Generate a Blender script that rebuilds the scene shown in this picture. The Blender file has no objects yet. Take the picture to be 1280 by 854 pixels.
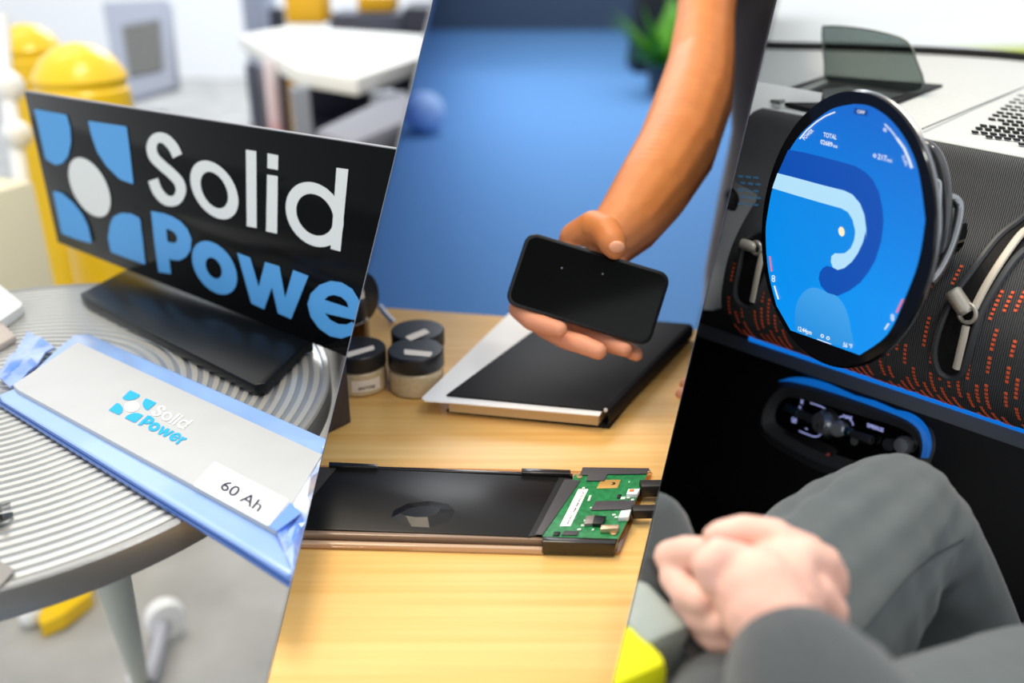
import bpy, bmesh, math, random
from mathutils import Vector as V, Matrix
from mathutils.geometry import tessellate_polygon
random.seed(7)
S = bpy.context.scene
COL = S.collection
R = math.radians

# ------------------------------------------------------------------ camera, sky, lamps, exposure
CAMZ, F, PIT = 1.15, 1150.0, R(24)
cp, sp = math.cos(PIT), math.sin(PIT)
cam = bpy.data.cameras.new('camera'); camo = bpy.data.objects.new('camera', cam); COL.objects.link(camo)
camo.location = (0, 0, CAMZ); camo.rotation_euler = (R(90) - PIT, 0, 0)
cam.sensor_width = 36; cam.lens = 36 * F / 1280; cam.clip_start = .01; cam.clip_end = 300
cam.dof.use_dof = True; cam.dof.focus_distance = .765; cam.dof.aperture_fstop = 2.6
S.camera = camo
S.view_settings.view_transform = 'Standard'; S.view_settings.look = 'None'
S.view_settings.gamma = 1; S.view_settings.exposure = 0.0
try: S.view_settings.use_curve_mapping = False
except Exception: pass
w = bpy.data.worlds.new('sky'); S.world = w; w.use_nodes = True
bg = w.node_tree.nodes['Background']; bg.inputs[0].default_value = (.93, .97, 1, 1); bg.inputs[1].default_value = 1.14

def area_lamp(name, loc, target, size, power, color=(1, 1, 1)):
    l = bpy.data.lights.new(name, 'AREA'); l.energy = power; l.color = color; l.shape = 'RECTANGLE'; l.size, l.size_y = size
    o = bpy.data.objects.new(name, l); COL.objects.link(o); o.location = loc
    o.rotation_euler = (V(target) - V(loc)).to_track_quat('-Z', 'Y').to_euler()
    return o
area_lamp('fill_light_lab', (-1.6, 2.2, 2.9), (-1.0, 1.6, .7), (1.6, 1.2), 9, (1, .98, .95))  # unseen fill added over the lab bay
area_lamp('fill_light_desk', (-.35, 1.05, 2.5), (.1, 1.0, .75), (.9, .6), 25, (1, .84, .62))  # unseen warm fill added for the desk and the arm
area_lamp('fill_light_hall', (-.4, 7.0, 4.2), (-.2, 7.2, 0), (3, 3), 230, (.94, .97, 1))  # unseen fill added to brighten the far carpet
area_lamp('fill_light_car', (.30, .38, 1.66), (.36, .80, .8), (.12, .08), 1.9, (1, .97, .93))  # unseen fill added to lift the console and knees

# ------------------------------------------------------------------ picking points in space
C0 = V((0, 0, CAMZ))
def ray(x, y):
    X, Y = (x - 640) / F, (y - 427) / F
    return V((X, cp - Y * sp, -sp - Y * cp))
def U(x, y, d): return C0 + ray(x, y) * d
def UZ(x, y, z):
    r = ray(x, y); return C0 + r * ((z - CAMZ) / r.z)
def UP(x, y, o, n):
    r = ray(x, y); return C0 + r * ((o - C0).dot(n) / r.dot(n))

# ------------------------------------------------------------------ materials
def lin(h):
    c = [int(h[i:i + 2], 16) / 255 for i in (1, 3, 5)]
    return tuple(x / 12.92 if x <= .04045 else ((x + .055) / 1.055) ** 2.4 for x in c) + (1,)
def mat(name, col, rough=.5, metal=0, spec=.5, noise=None, bump=None, emit=None, coat=0, trans=0, alpha=1, sheen=0, col2=None, aniso=None):
    m = bpy.data.materials.new(name); m.use_nodes = True; nt = m.node_tree; p = nt.nodes['Principled BSDF']
    p.inputs['Base Color'].default_value = lin(col); p.inputs['Roughness'].default_value = rough
    p.inputs['Metallic'].default_value = metal; p.inputs['Specular IOR Level'].default_value = spec
    p.inputs['Coat Weight'].default_value = coat; p.inputs['Coat Roughness'].default_value = .05
    p.inputs['Transmission Weight'].default_value = trans; p.inputs['Alpha'].default_value = alpha
    p.inputs['Sheen Weight'].default_value = sheen
    if emit:
        p.inputs['Emission Color'].default_value = lin(emit[0]); p.inputs['Emission Strength'].default_value = emit[1]
    tc = nt.nodes.new('ShaderNodeTexCoord')
    def nz(scale, det=4):
        mp = nt.nodes.new('ShaderNodeMapping'); n = nt.nodes.new('ShaderNodeTexNoise')
        sc = scale if isinstance(scale, (tuple, list)) else (scale,) * 3
        mp.inputs['Scale'].default_value = sc; n.inputs['Scale'].default_value = 1; n.inputs['Detail'].default_value = det
        nt.links.new(tc.outputs['Object'], mp.inputs[0]); nt.links.new(mp.outputs[0], n.inputs['Vector']); return n
    if noise:
        n = nz(noise[0]); rp = nt.nodes.new('ShaderNodeValToRGB')
        rp.color_ramp.elements[0].position = .5 - noise[1]; rp.color_ramp.elements[1].position = .5 + noise[1]
        rp.color_ramp.elements[0].color = lin(col2 or col); rp.color_ramp.elements[1].color = lin(col)
        nt.links.new(n.outputs['Fac'], rp.inputs[0]); nt.links.new(rp.outputs[0], p.inputs['Base Color'])
    if bump:
        n = nz(bump[0], 3); b = nt.nodes.new('ShaderNodeBump'); b.inputs['Strength'].default_value = bump[1]
        b.inputs['Distance'].default_value = bump[2] if len(bump) > 2 else .002
        nt.links.new(n.outputs['Fac'], b.inputs['Height']); nt.links.new(b.outputs[0], p.inputs['Normal'])
    return m
def knit(name, col, col2, period, ang=0.0, rough=.85):
    """ribbed knit: fine woven ridges that lighten and darken"""
    m = mat(name, col, rough, spec=.25); nt = m.node_tree; p = nt.nodes['Principled BSDF']
    tc = nt.nodes.new('ShaderNodeTexCoord'); mp = nt.nodes.new('ShaderNodeMapping'); mp.inputs['Rotation'].default_value = (0, 0, ang)
    wv = nt.nodes.new('ShaderNodeTexWave'); wv.inputs['Scale'].default_value = 1 / period * .314; wv.inputs['Distortion'].default_value = 1.2
    wv.inputs['Detail'].default_value = 1; wv.inputs['Detail Scale'].default_value = 2
    rp = nt.nodes.new('ShaderNodeValToRGB'); rp.color_ramp.elements[0].color = lin(col2); rp.color_ramp.elements[1].color = lin(col)
    bp = nt.nodes.new('ShaderNodeBump'); bp.inputs['Strength'].default_value = .4; bp.inputs['Distance'].default_value = .001
    L = nt.links
    L.new(tc.outputs['Object'], mp.inputs[0]); L.new(mp.outputs[0], wv.inputs['Vector']); L.new(wv.outputs['Fac'], rp.inputs[0])
    L.new(rp.outputs[0], p.inputs['Base Color']); L.new(wv.outputs['Fac'], bp.inputs['Height']); L.new(bp.outputs[0], p.inputs['Normal'])
    return m
def glass(name, tint, gloss=.08, rough=.02):
    m = bpy.data.materials.new(name); m.use_nodes = True; nt = m.node_tree; nt.nodes.clear()
    o = nt.nodes.new('ShaderNodeOutputMaterial'); t = nt.nodes.new('ShaderNodeBsdfTransparent'); g = nt.nodes.new('ShaderNodeBsdfGlossy')
    t.inputs[0].default_value = lin(tint); g.inputs['Roughness'].default_value = rough
    x = nt.nodes.new('ShaderNodeMixShader'); x.inputs[0].default_value = gloss
    nt.links.new(t.outputs[0], x.inputs[1]); nt.links.new(g.outputs[0], x.inputs[2]); nt.links.new(x.outputs[0], o.inputs[0])
    return m
def glow(name, col, s=1.0): return mat(name, '#000000', .4, emit=(col, s))
def glow_grad(name, c0, c1, axis=2, lo=-.1, hi=.1):
    m = glow(name, c0); nt = m.node_tree; p = nt.nodes['Principled BSDF']
    tc = nt.nodes.new('ShaderNodeTexCoord'); sx = nt.nodes.new('ShaderNodeSeparateXYZ'); mr = nt.nodes.new('ShaderNodeMapRange')
    mr.inputs[1].default_value, mr.inputs[2].default_value = lo, hi
    rp = nt.nodes.new('ShaderNodeValToRGB'); rp.color_ramp.elements[0].color = lin(c0); rp.color_ramp.elements[1].color = lin(c1)
    nt.links.new(tc.outputs['Object'], sx.inputs[0]); nt.links.new(sx.outputs[axis], mr.inputs[0]); nt.links.new(mr.outputs[0], rp.inputs[0])
    nt.links.new(rp.outputs[0], p.inputs['Emission Color'])
    return m

# ------------------------------------------------------------------ mesh collecting
class MB:
    def __init__(s): s.v = []; s.f = []
    def add(s, vs, fs):
        b = len(s.v); s.v += [V(x) for x in vs]; s.f += [tuple(b + i for i in f) for f in fs]; return s
    def poly(s, pts):                                     # flat print
        tri = tessellate_polygon([[V(p) for p in pts]]); return s.add(pts, tri)
    def prism(s, pts, off):                               # solid plate from an outline
        n = len(pts); off = V(off); pts = [V(p) for p in pts]
        return s.add(pts + [p + off for p in pts], [tuple(range(n)), tuple(range(2 * n - 1, n - 1, -1))] + [(i, i + n, (i + 1) % n + n, (i + 1) % n) for i in range(n)])
    def ring(s, a, b, off=None):                          # band between two outlines
        n = len(a); a = [V(p) for p in a]; b = [V(p) for p in b]
        if off is None: return s.add(a + b, [(i, (i + 1) % n, (i + 1) % n + n, i + n) for i in range(n)])
        off = V(off); q = a + b + [p + off for p in a] + [p + off for p in b]; fs = []
        for i in range(n):
            j = (i + 1) % n
            fs += [(i, j, j + n, i + n), (i + 2 * n, i + 3 * n, j + 3 * n, j + 2 * n), (i, i + 2 * n, j + 2 * n, j), (i + n, j + n, j + 3 * n, i + 3 * n)]
        return s.add(q, fs)
    def grid(s, rows):
        m = len(rows[0]); return s.add([p for r in rows for p in r], [(i * m + j, i * m + j + 1, (i + 1) * m + j + 1, (i + 1) * m + j) for i in range(len(rows) - 1) for j in range(m - 1)])
    def slab(s, rows, off):                               # grid with thickness
        m, n = len(rows[0]), len(rows); off = V(off); a = [V(p) for r in rows for p in r]; q = a + [p + off for p in a]; N = m * n
        fs = [];
        for i in range(n - 1):
            for j in range(m - 1):
                k = i * m + j; fs += [(k, k + 1, k + m + 1, k + m), (k + N, k + m + N, k + m + 1 + N, k + 1 + N)]
        bd = [j for j in range(m)] + [i * m + m - 1 for i in range(1, n)] + [(n - 1) * m + j for j in range(m - 2, -1, -1)] + [i * m for i in range(n - 2, 0, -1)]
        for a_, b_ in zip(bd, bd[1:] + bd[:1]): fs.append((a_, a_ + N, b_ + N, b_))
        return s.add(q, fs)
    def box(s, c, ax, ay, az):                            # half axes
        c, ax, ay, az = V(c), V(ax), V(ay), V(az)
        vs = [c + ax * i + ay * j + az * k for i in (-1, 1) for j in (-1, 1) for k in (-1, 1)]
        return s.add(vs, [(0, 1, 3, 2), (4, 6, 7, 5), (0, 4, 5, 1), (2, 3, 7, 6), (0, 2, 6, 4), (1, 5, 7, 3)])
    def abox(s, c, sx, sy, sz, yaw=0):
        a = V((math.cos(yaw), math.sin(yaw), 0)); b = V((-a.y, a.x, 0)); return s.box(c, a * sx / 2, b * sy / 2, V((0, 0, sz / 2)))
    def tube(s, pts, r, seg=12, closed=False, flat=None):
        pts = [V(p) for p in pts]; n = len(pts); rr = r if isinstance(r, (list, tuple)) else [r] * n
        rings = []; up = None
        for i, p in enumerate(pts):
            a = pts[(i - 1) % n] if (closed or i > 0) else p; b = pts[(i + 1) % n] if (closed or i < n - 1) else p
            t = (b - a).normalized()
            if up is None: up = t.orthogonal().normalized()
            up = (up - t * up.dot(t)); up = up.normalized() if up.length > 1e-6 else t.orthogonal().normalized()
            sd = t.cross(up)
            rings.append([p + (up * math.cos(k * 2 * math.pi / seg) + sd * math.sin(k * 2 * math.pi / seg)) * rr[i] for k in range(seg)])
        b = len(s.v); m = seg
        fs = [(i * m + k, i * m + (k + 1) % m, ((i + 1) % n) * m + (k + 1) % m, ((i + 1) % n) * m + k) for i in range(n if closed else n - 1) for k in range(m)]
        if not closed: fs += [tuple(range(m - 1, -1, -1)), tuple((n - 1) * m + k for k in range(m))]
        return s.add([q for g in rings for q in g], fs)
    def lathe(s, c, prof, seg=40, axis=(0, 0, 1), xa=None):
        az = V(axis).normalized(); ax = V(xa).normalized() if xa else az.orthogonal().normalized(); ay = az.cross(ax); c = V(c)
        vs = []; fs = []; m = seg
        for r_, h in prof:
            for k in range(seg):
                a = 2 * math.pi * k / seg; vs.append(c + (ax * math.cos(a) + ay * math.sin(a)) * max(r_, 1e-5) + az * h)
        for i in range(len(prof) - 1):
            for k in range(seg): fs.append((i * m + k, i * m + (k + 1) % m, (i + 1) * m + (k + 1) % m, (i + 1) * m + k))
        fs += [tuple(range(m - 1, -1, -1)), tuple((len(prof) - 1) * m + k for k in range(m))]
        return s.add(vs, fs)
    def ball(s, c, r, sc=(1, 1, 1), seg=16, rings=10):
        vs = []; fs = []; c = V(c)
        for i in range(1, rings):
            t = math.pi * i / rings
            for k in range(seg):
                a = 2 * math.pi * k / seg; vs.append(c + V((r * sc[0] * math.sin(t) * math.cos(a), r * sc[1] * math.sin(t) * math.sin(a), r * sc[2] * math.cos(t))))
        vs += [c + V((0, 0, r * sc[2])), c - V((0, 0, r * sc[2]))]; N = (rings - 1) * seg
        for i in range(rings - 2):
            for k in range(seg): fs.append((i * seg + k, (i + 1) * seg + k, (i + 1) * seg + (k + 1) % seg, i * seg + (k + 1) % seg))
        for k in range(seg): fs += [(N, k, (k + 1) % seg), (N + 1, (rings - 2) * seg + (k + 1) % seg, (rings - 2) * seg + k)]
        return s.add(vs, fs)
    def chain(s, pts):                                    # [(point, radius)...] tapered limb for the remesher
        for (a, ra), (b, rb) in zip(pts, pts[1:]):
            n = max(2, int((V(b) - V(a)).length / max(min(ra, rb) * .2, .002)))
            for i in range(n + 1):
                t = i / n; s.ball(V(a).lerp(V(b), t), ra + (rb - ra) * t, seg=14, rings=8)
        return s

# bay planes: the three bays meet along two raked partitions that stand in these planes
def plane_n(k, c):   # F*x + k*F*y + c*z > 0 in lens space, as a world normal
    xc, yc, zc = V((1, 0, 0)), V((0, -sp, -cp)), V((0, cp, -sp))
    return (xc * F + yc * k * F + zc * c).normalized()
N1 = plane_n(.2424, 202.5); N2 = plane_n(.2400, -228.5)
BAYS = {'A': [(N1, 1)], 'B': [(N1, -1), (N2, 1)], 'C': [(N2, -1)], None: []}
BAY = None
GAP = .00025
def cut(bm, bay):
    for n, sgn in BAYS[bay]:
        no = n * sgn
        ds = [(v.co - C0).dot(no) / max(.2, (v.co - C0).length) for v in bm.verts]
        if not ds or max(ds) < -GAP: continue
        closed = all(len(e.link_faces) == 2 for e in bm.edges)
        r = bmesh.ops.bisect_plane(bm, geom=bm.verts[:] + bm.edges[:] + bm.faces[:], dist=1e-7, plane_co=C0 - no * GAP, plane_no=no, clear_outer=True)
        if closed and bm.verts:
            ed = [e for e in r['geom_cut'] if isinstance(e, bmesh.types.BMEdge) and e.is_valid]
            try: bmesh.ops.holes_fill(bm, edges=ed, sides=0)
            except Exception: pass
def obj(name, mb, m, parent=None, bevel=0, smooth=True, seg=2, ang=35, label=None, remesh=None, warp=None):
    me = bpy.data.meshes.new(name); me.from_pydata(mb.v, [], mb.f)
    if remesh:
        t = bpy.data.objects.new('tmp', me); COL.objects.link(t)
        md = t.modifiers.new('r', 'REMESH'); md.mode = 'VOXEL'; md.voxel_size = remesh[0]
        sm = t.modifiers.new('s', 'SMOOTH'); sm.factor = .5; sm.iterations = remesh[1]
        dg = bpy.context.evaluated_depsgraph_get(); me2 = bpy.data.meshes.new_from_object(t.evaluated_get(dg))
        bpy.data.objects.remove(t); bpy.data.meshes.remove(me); me = me2; me.name = name
    bm = bmesh.new(); bm.from_mesh(me)
    if not remesh: bmesh.ops.recalc_face_normals(bm, faces=bm.faces[:])
    if bevel:
        ed = [e for e in bm.edges if len(e.link_faces) == 2 and e.calc_face_angle(0) > R(40)]
        bmesh.ops.bevel(bm, geom=ed, offset=bevel, segments=seg, profile=.5, affect='EDGES', clamp_overlap=True)
    if warp: warp(bm)
    cut(bm, BAY)
    if not bm.verts: bm.free(); return None
    c = sum((v.co for v in bm.verts), V()) / len(bm.verts)
    if parent is None: c.z = min(v.co.z for v in bm.verts)
    for v in bm.verts: v.co -= c
    bm.to_mesh(me); bm.free()
    me.materials.clear(); me.materials.append(m)
    if smooth:
        for p in me.polygons: p.use_smooth = True
        me.set_sharp_from_angle(angle=R(ang))
    o = bpy.data.objects.new(name, me); COL.objects.link(o)
    if parent: o.parent = parent; o.location = c - wloc(parent)
    else: o.location = c
    if label: o['label'] = label
    return o
def wloc(o):
    l = V(o.location)
    while o.parent: o = o.parent; l += V(o.location)
    return l
def tag(o, label, cat, group=None, kind=None):
    if o is None: return o
    o['label'] = label; o['category'] = cat
    if group: o['group'] = group
    if kind: o['kind'] = kind
    return o
def thing(name, label, cat, loc, group=None):
    o = bpy.data.objects.new(name, None); o.empty_display_size = .02; COL.objects.link(o); o.location = loc
    return tag(o, label, cat, group)
def struct(name, mb, m, **k):
    o = obj(name, mb, m, **k)
    if o: o['kind'] = 'structure'
    return o
def spline(pts, n=6, closed=True):
    pts = [tuple(p) for p in pts]; out = []; N = len(pts); D = len(pts[0])
    for i in range(N if closed else N - 1):
        g = [pts[(i + k) % N] if closed else pts[min(max(i + k, 0), N - 1)] for k in (-1, 0, 1, 2)]
        for j in range(n):
            t = j / n
            out.append(tuple(.5 * (2 * g[1][d] + (g[2][d] - g[0][d]) * t + (2 * g[0][d] - 5 * g[1][d] + 4 * g[2][d] - g[3][d]) * t * t + (3 * g[1][d] - g[0][d] - 3 * g[2][d] + g[3][d]) * t ** 3) for d in range(D)))
    if not closed: out.append(pts[-1])
    return out
def ribbon(pts, w):                                       # stroke -> (left side, right side)
    L_, R_ = [], []
    for i, p in enumerate(pts):
        a = pts[max(i - 1, 0)]; b = pts[min(i + 1, len(pts) - 1)]
        dx, dy = b[0] - a[0], b[1] - a[1]; l = math.hypot(dx, dy) or 1; nx, ny = -dy / l * w / 2, dx / l * w / 2
        L_.append((p[0] + nx, p[1] + ny)); R_.append((p[0] - nx, p[1] - ny))
    return L_ + R_[::-1]
def ell(c, a, b, n=36): return [(c[0] + a[0] * math.cos(t) + b[0] * math.sin(t), c[1] + a[1] * math.cos(t) + b[1] * math.sin(t)) for t in (2 * math.pi * i / n for i in range(n))]
def rrect(x0, y0, x1, y1, r, n=5):
    o = []
    for cx, cy, a0 in ((x1 - r, y1 - r, 0), (x0 + r, y1 - r, 90), (x0 + r, y0 + r, 180), (x1 - r, y0 + r, 270)):
        o += [(cx + r * math.cos(R(a0 + 90 * i / n)), cy + r * math.sin(R(a0 + 90 * i / n))) for i in range(n + 1)]
    return o
_txt = {}
def text_mesh(s):
    if s not in _txt:
        c = bpy.data.curves.new('t', 'FONT'); c.body = s; c.size = 1; c.resolution_u = 3; c.offset = .012
        o = bpy.data.objects.new('t', c); COL.objects.link(o)
        dg = bpy.context.evaluated_depsgraph_get(); me = bpy.data.meshes.new_from_object(o.evaluated_get(dg))
        vs = [v.co.copy() for v in me.vertices]; fs = [tuple(p.vertices) for p in me.polygons]
        bpy.data.objects.remove(o); bpy.data.curves.remove(c); bpy.data.meshes.remove(me)
        x0 = min(v.x for v in vs); x1 = max(v.x for v in vs)
        _txt[s] = ([((v.x - x0) / (x1 - x0), v.y / .7) for v in vs], fs)
    return _txt[s]
def text(mb, s, o, ex, ey):                               # o baseline start, ex whole width, ey cap height (vectors)
    vs, fs = text_mesh(s); return mb.add([V(o) + V(ex) * x + V(ey) * y for x, y in vs], fs)

# ------------------------------------------------------------------ shared materials
M = dict(
    steel=mat('brushed_steel', '#a9a8a5', .36, .65, noise=((3, 90, 90), .4), col2='#a4a4a2', bump=((4, 300, 300), .08)),
    ridge=mat('polished_steel_ridge', '#d3d2cc', .3, .7, bump=(300, .08)),
    groove=mat('steel_groove', '#aab0b9', .34, .8),
    chrome=mat('chrome', '#c8cbd0', .12, 1), black=mat('black_plastic', '#101012', .4), gblack=mat('gloss_black', '#08080b', .06, spec=.6),
    matteblack=mat('matte_black', '#0b0b0d', .7, spec=.3), white=mat('white_plastic', '#eceef0', .4), yellow=mat('yellow_paint', '#f4c800', .3, coat=.3),
    grey=mat('grey_plastic', '#9aa0ac', .5), paper=mat('white_paper', '#fcfaf6', .8),
)

# ================================================================== the setting
def floor_quad(z, x0, x1, y0, y1, t=.05): return MB().abox(((x0 + x1) / 2, (y0 + y1) / 2, z - t / 2), x1 - x0, y1 - y0, t)
CONC = mat('polished_concrete', '#b9b9b7', .5, noise=(5, .25), col2='#8f8f8d')
CARPET = mat('blue_carpet', '#6492c6', .95, noise=(160, .4), col2='#5885b8', spec=.1, bump=(400, .3))
LOT = mat('pale_pavement', '#fdfdfb', .9, noise=(.6, .3), col2='#f6f7f4')
BAY = 'A'; struct('floor', floor_quad(0, -9, 3, -2, 9), CONC)
BAY = 'B'; struct('floor_carpet', floor_quad(0, -6, 8, -2, 15.2), CARPET)
BAY = 'C'; struct('ground', floor_quad(0, -4, 90, -3, 120), LOT)
BAY = 'A'; struct('wall_back_lab', MB().abox((-3, 8.2, 2), 14, .1, 4), mat('white_wall', '#f6f8fc', .7))
BAY = 'B'; struct('wall_back_hall', MB().abox((1, 12.45, 2), 16, .1, 4), mat('slate_wall', '#43546a', .8))
BAY = None
def partition(name, k, c, d0, d1, y0, ma, mb_):
    def pt(d, y, s):
        x = 640 - c - k * (y - 427) + s * .22
        return U(x, y, d)
    def yfloor(d):
        lo, hi = 0, 4000
        for _ in range(40):
            mid = (lo + hi) / 2
            if U(640, mid, d).z > .0: lo = mid
            else: hi = mid
        return lo
    q = [pt(d, y, s) for d, y in ((d0, y0), (d0, yfloor(d0)), (d1, yfloor(d1)), (d1, y0))  for s in (-1, 1)]
    mb2 = MB().add(q, [(0, 2, 4, 6), (7, 5, 3, 1), (0, 1, 3, 2), (2, 3, 5, 4), (4, 5, 7, 6), (6, 7, 1, 0)])
    o = struct(name, mb2, ma, smooth=False)
    o.data.materials.append(mb_); o.data.polygons[1].material_index = 1
    return o
partition('added_partition_left', .2424, 202.5, .76, 13.5, -60, mat('partition_grey_board', '#83868c', .7), mat('partition_blue_board', '#5283c4', .8))  # added partition, divides the bays and keeps their light apart
partition('added_partition_right', .2400, -228.5, .76, 13.5, -60, mat('partition_blue_side', '#3b4152', .8), mat('partition_black_board', '#17181a', .8))  # second added partition, blocks light between desk and car bays

# ================================================================== left bay: sign and pouch cell on a round steel table
import numpy as np
BAY = 'A'
ZA = CAMZ - .389
rim = [UZ(x, y, ZA) for x, y in ((0, 735), (100, 710), (160, 686), (215, 660), (232, 650), (411, 438), (407, 480), (396, 515))]
A_ = np.array([[2 * p.x, 2 * p.y, 1] for p in rim]); s_ = np.linalg.lstsq(A_, np.array([p.x ** 2 + p.y ** 2 for p in rim]), rcond=None)[0]
TC = V((s_[0], s_[1], ZA)); TR = math.sqrt(s_[2] + s_[0] ** 2 + s_[1] ** 2)
t = thing('bistro_table', 'round ribbed stainless steel table carrying the black sign and pouch cell', 'table', (TC.x, TC.y, 0))
obj('tabletop', MB().lathe(TC, [(0, -.012), (TR - .006, -.012), (TR - .006, -.0015), (0, -.0015)], 96), M['groove'], t)
rg = MB(); k = 0; r_ = TR - .0125
pitch = .0104
while r_ > .012:
    rg.lathe(TC, [(r_ - .0030, -.0016), (r_ - .0026, 0), (r_ + .0026, 0), (r_ + .0030, -.0016)], 96); r_ -= pitch
g = MB(); g.v, g.f = rg.v, [f for f in rg.f if len(f) == 4]
o = obj('ridges', g, M['ridge'], t); o['kind'] = 'stuff'
obj('rim', MB().lathe(TC, [(TR - .007, -.024), (TR - .007, -.001), (TR - .006, .0010), (TR - .0015, .0010), (TR, -.0005), (TR, -.022), (TR - .001, -.024)], 128), M['steel'], t)
for (fx, fy), (gx, gy) in (((175, 850), (140, 690)), ((-330, 800), (-260, 660)), ((-420, 560), (-300, 400))):
    p0 = UZ(fx, fy, 0); p1 = UZ(gx, gy, ZA - .02); q = TC + (p1 - TC) * (min(1, (TR - .05) / max(.01, (V((p1.x, p1.y, 0)) - V((TC.x, TC.y, 0))).length)))
    l = obj('leg', MB().tube([q, q.lerp(p0, .5), p0], [.015, .015, .014]), mat('leg_green_grey', '#c6cabf', .5, 0), t)
    obj('foot', MB().lathe(p0, [(.02, 0), (.02, .012), (.012, .03)], 20), M['white'], l)

# --- the sign
SY = -.6581; SO = C0 + V((-.4941, .9563, -.1416)) * 1.2
su = V((math.cos(SY), math.sin(SY), 0)); sn = V((math.sin(SY), -math.cos(SY), 0))
def SP(x, y, lift=0): return UP(x, y, SO, sn) + sn * lift
sign = thing('desk_sign', 'glossy black sign with white and blue lettering standing on the round table', 'sign', SP(230, 380) * 1)
sign.location.z = ZA
out = [SP(30, 115), SP(72, 303), SP(434, 446.5), SP(560, 496), SP(700, 219.6), SP(492, 187.2)]
obj('sign_panel', MB().prism(out, sn * -.006), mat('black_acrylic', '#08090c', .1, spec=.05), sign, bevel=.0006)
ez = V((0, 0, 1))
obj('edge_highlight', MB().tube([SP(x, y, -.002) for x, y in ((31, 114.2), (150, 133), (300, 156.6), (492, 186.4), (600, 203))], .0013, 6), mat('edge_highlight_grey', '#9b9ca3', .3), sign)  # highlight along the top edge, put in as a pale grey tube
bq = [UZ(x, y, ZA + .012) for x, y in ((152, 337), (100, 367), (108, 375), (318, 481), (332, 479), (380, 431))]
obj('sign_base', MB().prism([bq[0] - sn * .012] + bq[1:5] + [bq[5], bq[5] - sn * .012], ez * -.0115), mat('base_acrylic', '#0b0f14', .3, spec=.2), sign, bevel=.0012)
WH = mat('white_lettering', '#dfe2e1', .5); BL = mat('blue_lettering', '#4f9fe0', .5)
def q4(pts): return [(x / 4, y / 4) for x, y in pts]
z3 = lambda pts: [(x / 4, 200 + y / 4) for x, y in pts]
z4 = lambda pts: [(240 + x / 4, 200 + y / 4) for x, y in pts]
LOGO = {}                                                 # outlines in the photograph's plane of the sign: (outer, inner or None)
def corner_round(pts, rad=3, n=3):
    o = []
    for i, p in enumerate(pts):
        a, b = V(pts[i - 1]), V(pts[(i + 1) % len(pts)]); p = V(p)
        da, db = (a - p), (b - p)
        ra = min(rad, da.length * .4); rb = min(rad, db.length * .4)
        A, B = p + da.normalized() * ra, p + db.normalized() * rb
        for j in range(n + 1):
            t = j / n; o.append(tuple(A * (1 - t) ** 2 + p * 2 * t * (1 - t) + B * t * t))
    return o
petals = [
    [(43, 136), (84, 143.5), (88, 158), (89.5, 175), (86, 192), (78, 203), (68, 206.5), (56.5, 198), (50, 172)],
    [(110.5, 151), (159, 158), (163, 190), (167.5, 230.5), (150, 224), (133, 207), (122, 190), (115, 170)],
    [(66.5, 238.5), (78, 241), (92, 253), (104, 268), (111, 283), (115.5, 304.5), (96, 299), (77.5, 292)],
    [(138, 280), (142, 271), (152, 266), (165, 267), (175.5, 272.5), (179, 300), (182.5, 331), (160, 323), (139, 315), (135.5, 297)]]
petals[0] = [(43, 136)] + [(84, 143.5), (88.5, 160), (89.5, 178), (86, 195), (79, 204), (70, 206.5)] + [(57.5, 199)]
for i, p in enumerate(petals): LOGO['petal%d' % i] = (corner_round(p, 2.5), None, 'b')
LOGO['disc'] = (ell((112.5, 234), (25.5, 9.5), (6.5, 36), 40), None, 'w')
LOGO['S'] = (ribbon(spline([(222.5, 195), (216.5, 183), (206, 173), (195.5, 173), (190, 183), (193, 196), (204, 207.5), (215, 217), (224.5, 228), (226.5, 240), (220, 250.5), (208, 250), (197.5, 239), (192, 224.5)], 5, False), 12.8), None, 'w')
LOGO['o1'] = (ell((268.5, 237.3), (29.5, 7.5), (6, 36)), ell((268.5, 237.5), (16.8, 4.5), (3.5, 22.5)), 'w')
LOGO['l'] = (q4([]) or [(308, 187), (321, 188.8), (321.5, 285), (309, 282.5)], None, 'w')
LOGO['i'] = ([(334.5, 218), (348, 220.2), (347, 292), (333.2, 289)], None, 'w')
LOGO['dot'] = ([(335, 191.5), (348.5, 194), (348.2, 212.5), (334.8, 210)], None, 'w')
LOGO['d'] = (ell((394, 268), (36.3, 8), (1, 40)), ell((394.2, 268.3), (23.2, 5.5), (.5, 25.7)), 'w')
LOGO['dstem'] = ([(421.3, 209.5), (436.2, 211.5), (426.3, 314.2), (414, 311)], None, 'w')
LOGO['Pstem'] = (z3([(757, 254), (828, 268), (840, 420), (857, 570), (795, 560), (775, 420)]), None, 'b')
pb_o = [(815, 264), (860, 280), (905, 306), (940, 345), (960, 395), (955, 450), (932, 485), (900, 502), (865, 500), (838, 488)]
pb_i = [(832, 343), (850, 348), (866, 357), (878, 368), (886, 383), (888, 397), (884, 410), (873, 415), (856, 412), (842, 408)]
LOGO['Pbowl'] = (z3(pb_o + [(836, 440), (826, 330)]), z3(pb_i + [(841, 408), (831, 343)]), 'b')
LOGO['o2'] = (ell((268.8, 334.6), (27.7, 7), (5.5, 32.8)), ell((267.8, 335), (10, 2.5), (2, 13)), 'b')
wl = [(228, 463), (293, 487), (336, 634), (368, 509), (440, 531), (468, 690), (508, 549), (585, 579), (498, 795), (432, 766), (402, 636), (363, 746), (299, 717)]
LOGO['w'] = (z4(wl), None, 'b')
e_o = [(452, 388), (449.5, 375), (441, 361), (428, 353), (414, 351), (400, 356), (389, 367), (385, 380), (389, 396), (399, 410), (413, 420), (427, 423), (440, 419), (448, 411), (441, 402), (434, 405.5), (424, 405), (414, 400), (406.5, 391.5), (453, 402)]
e_i = [(436.5, 384.5), (434, 377), (427, 371), (418, 368.5), (411, 370), (406, 374.5)]
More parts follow.
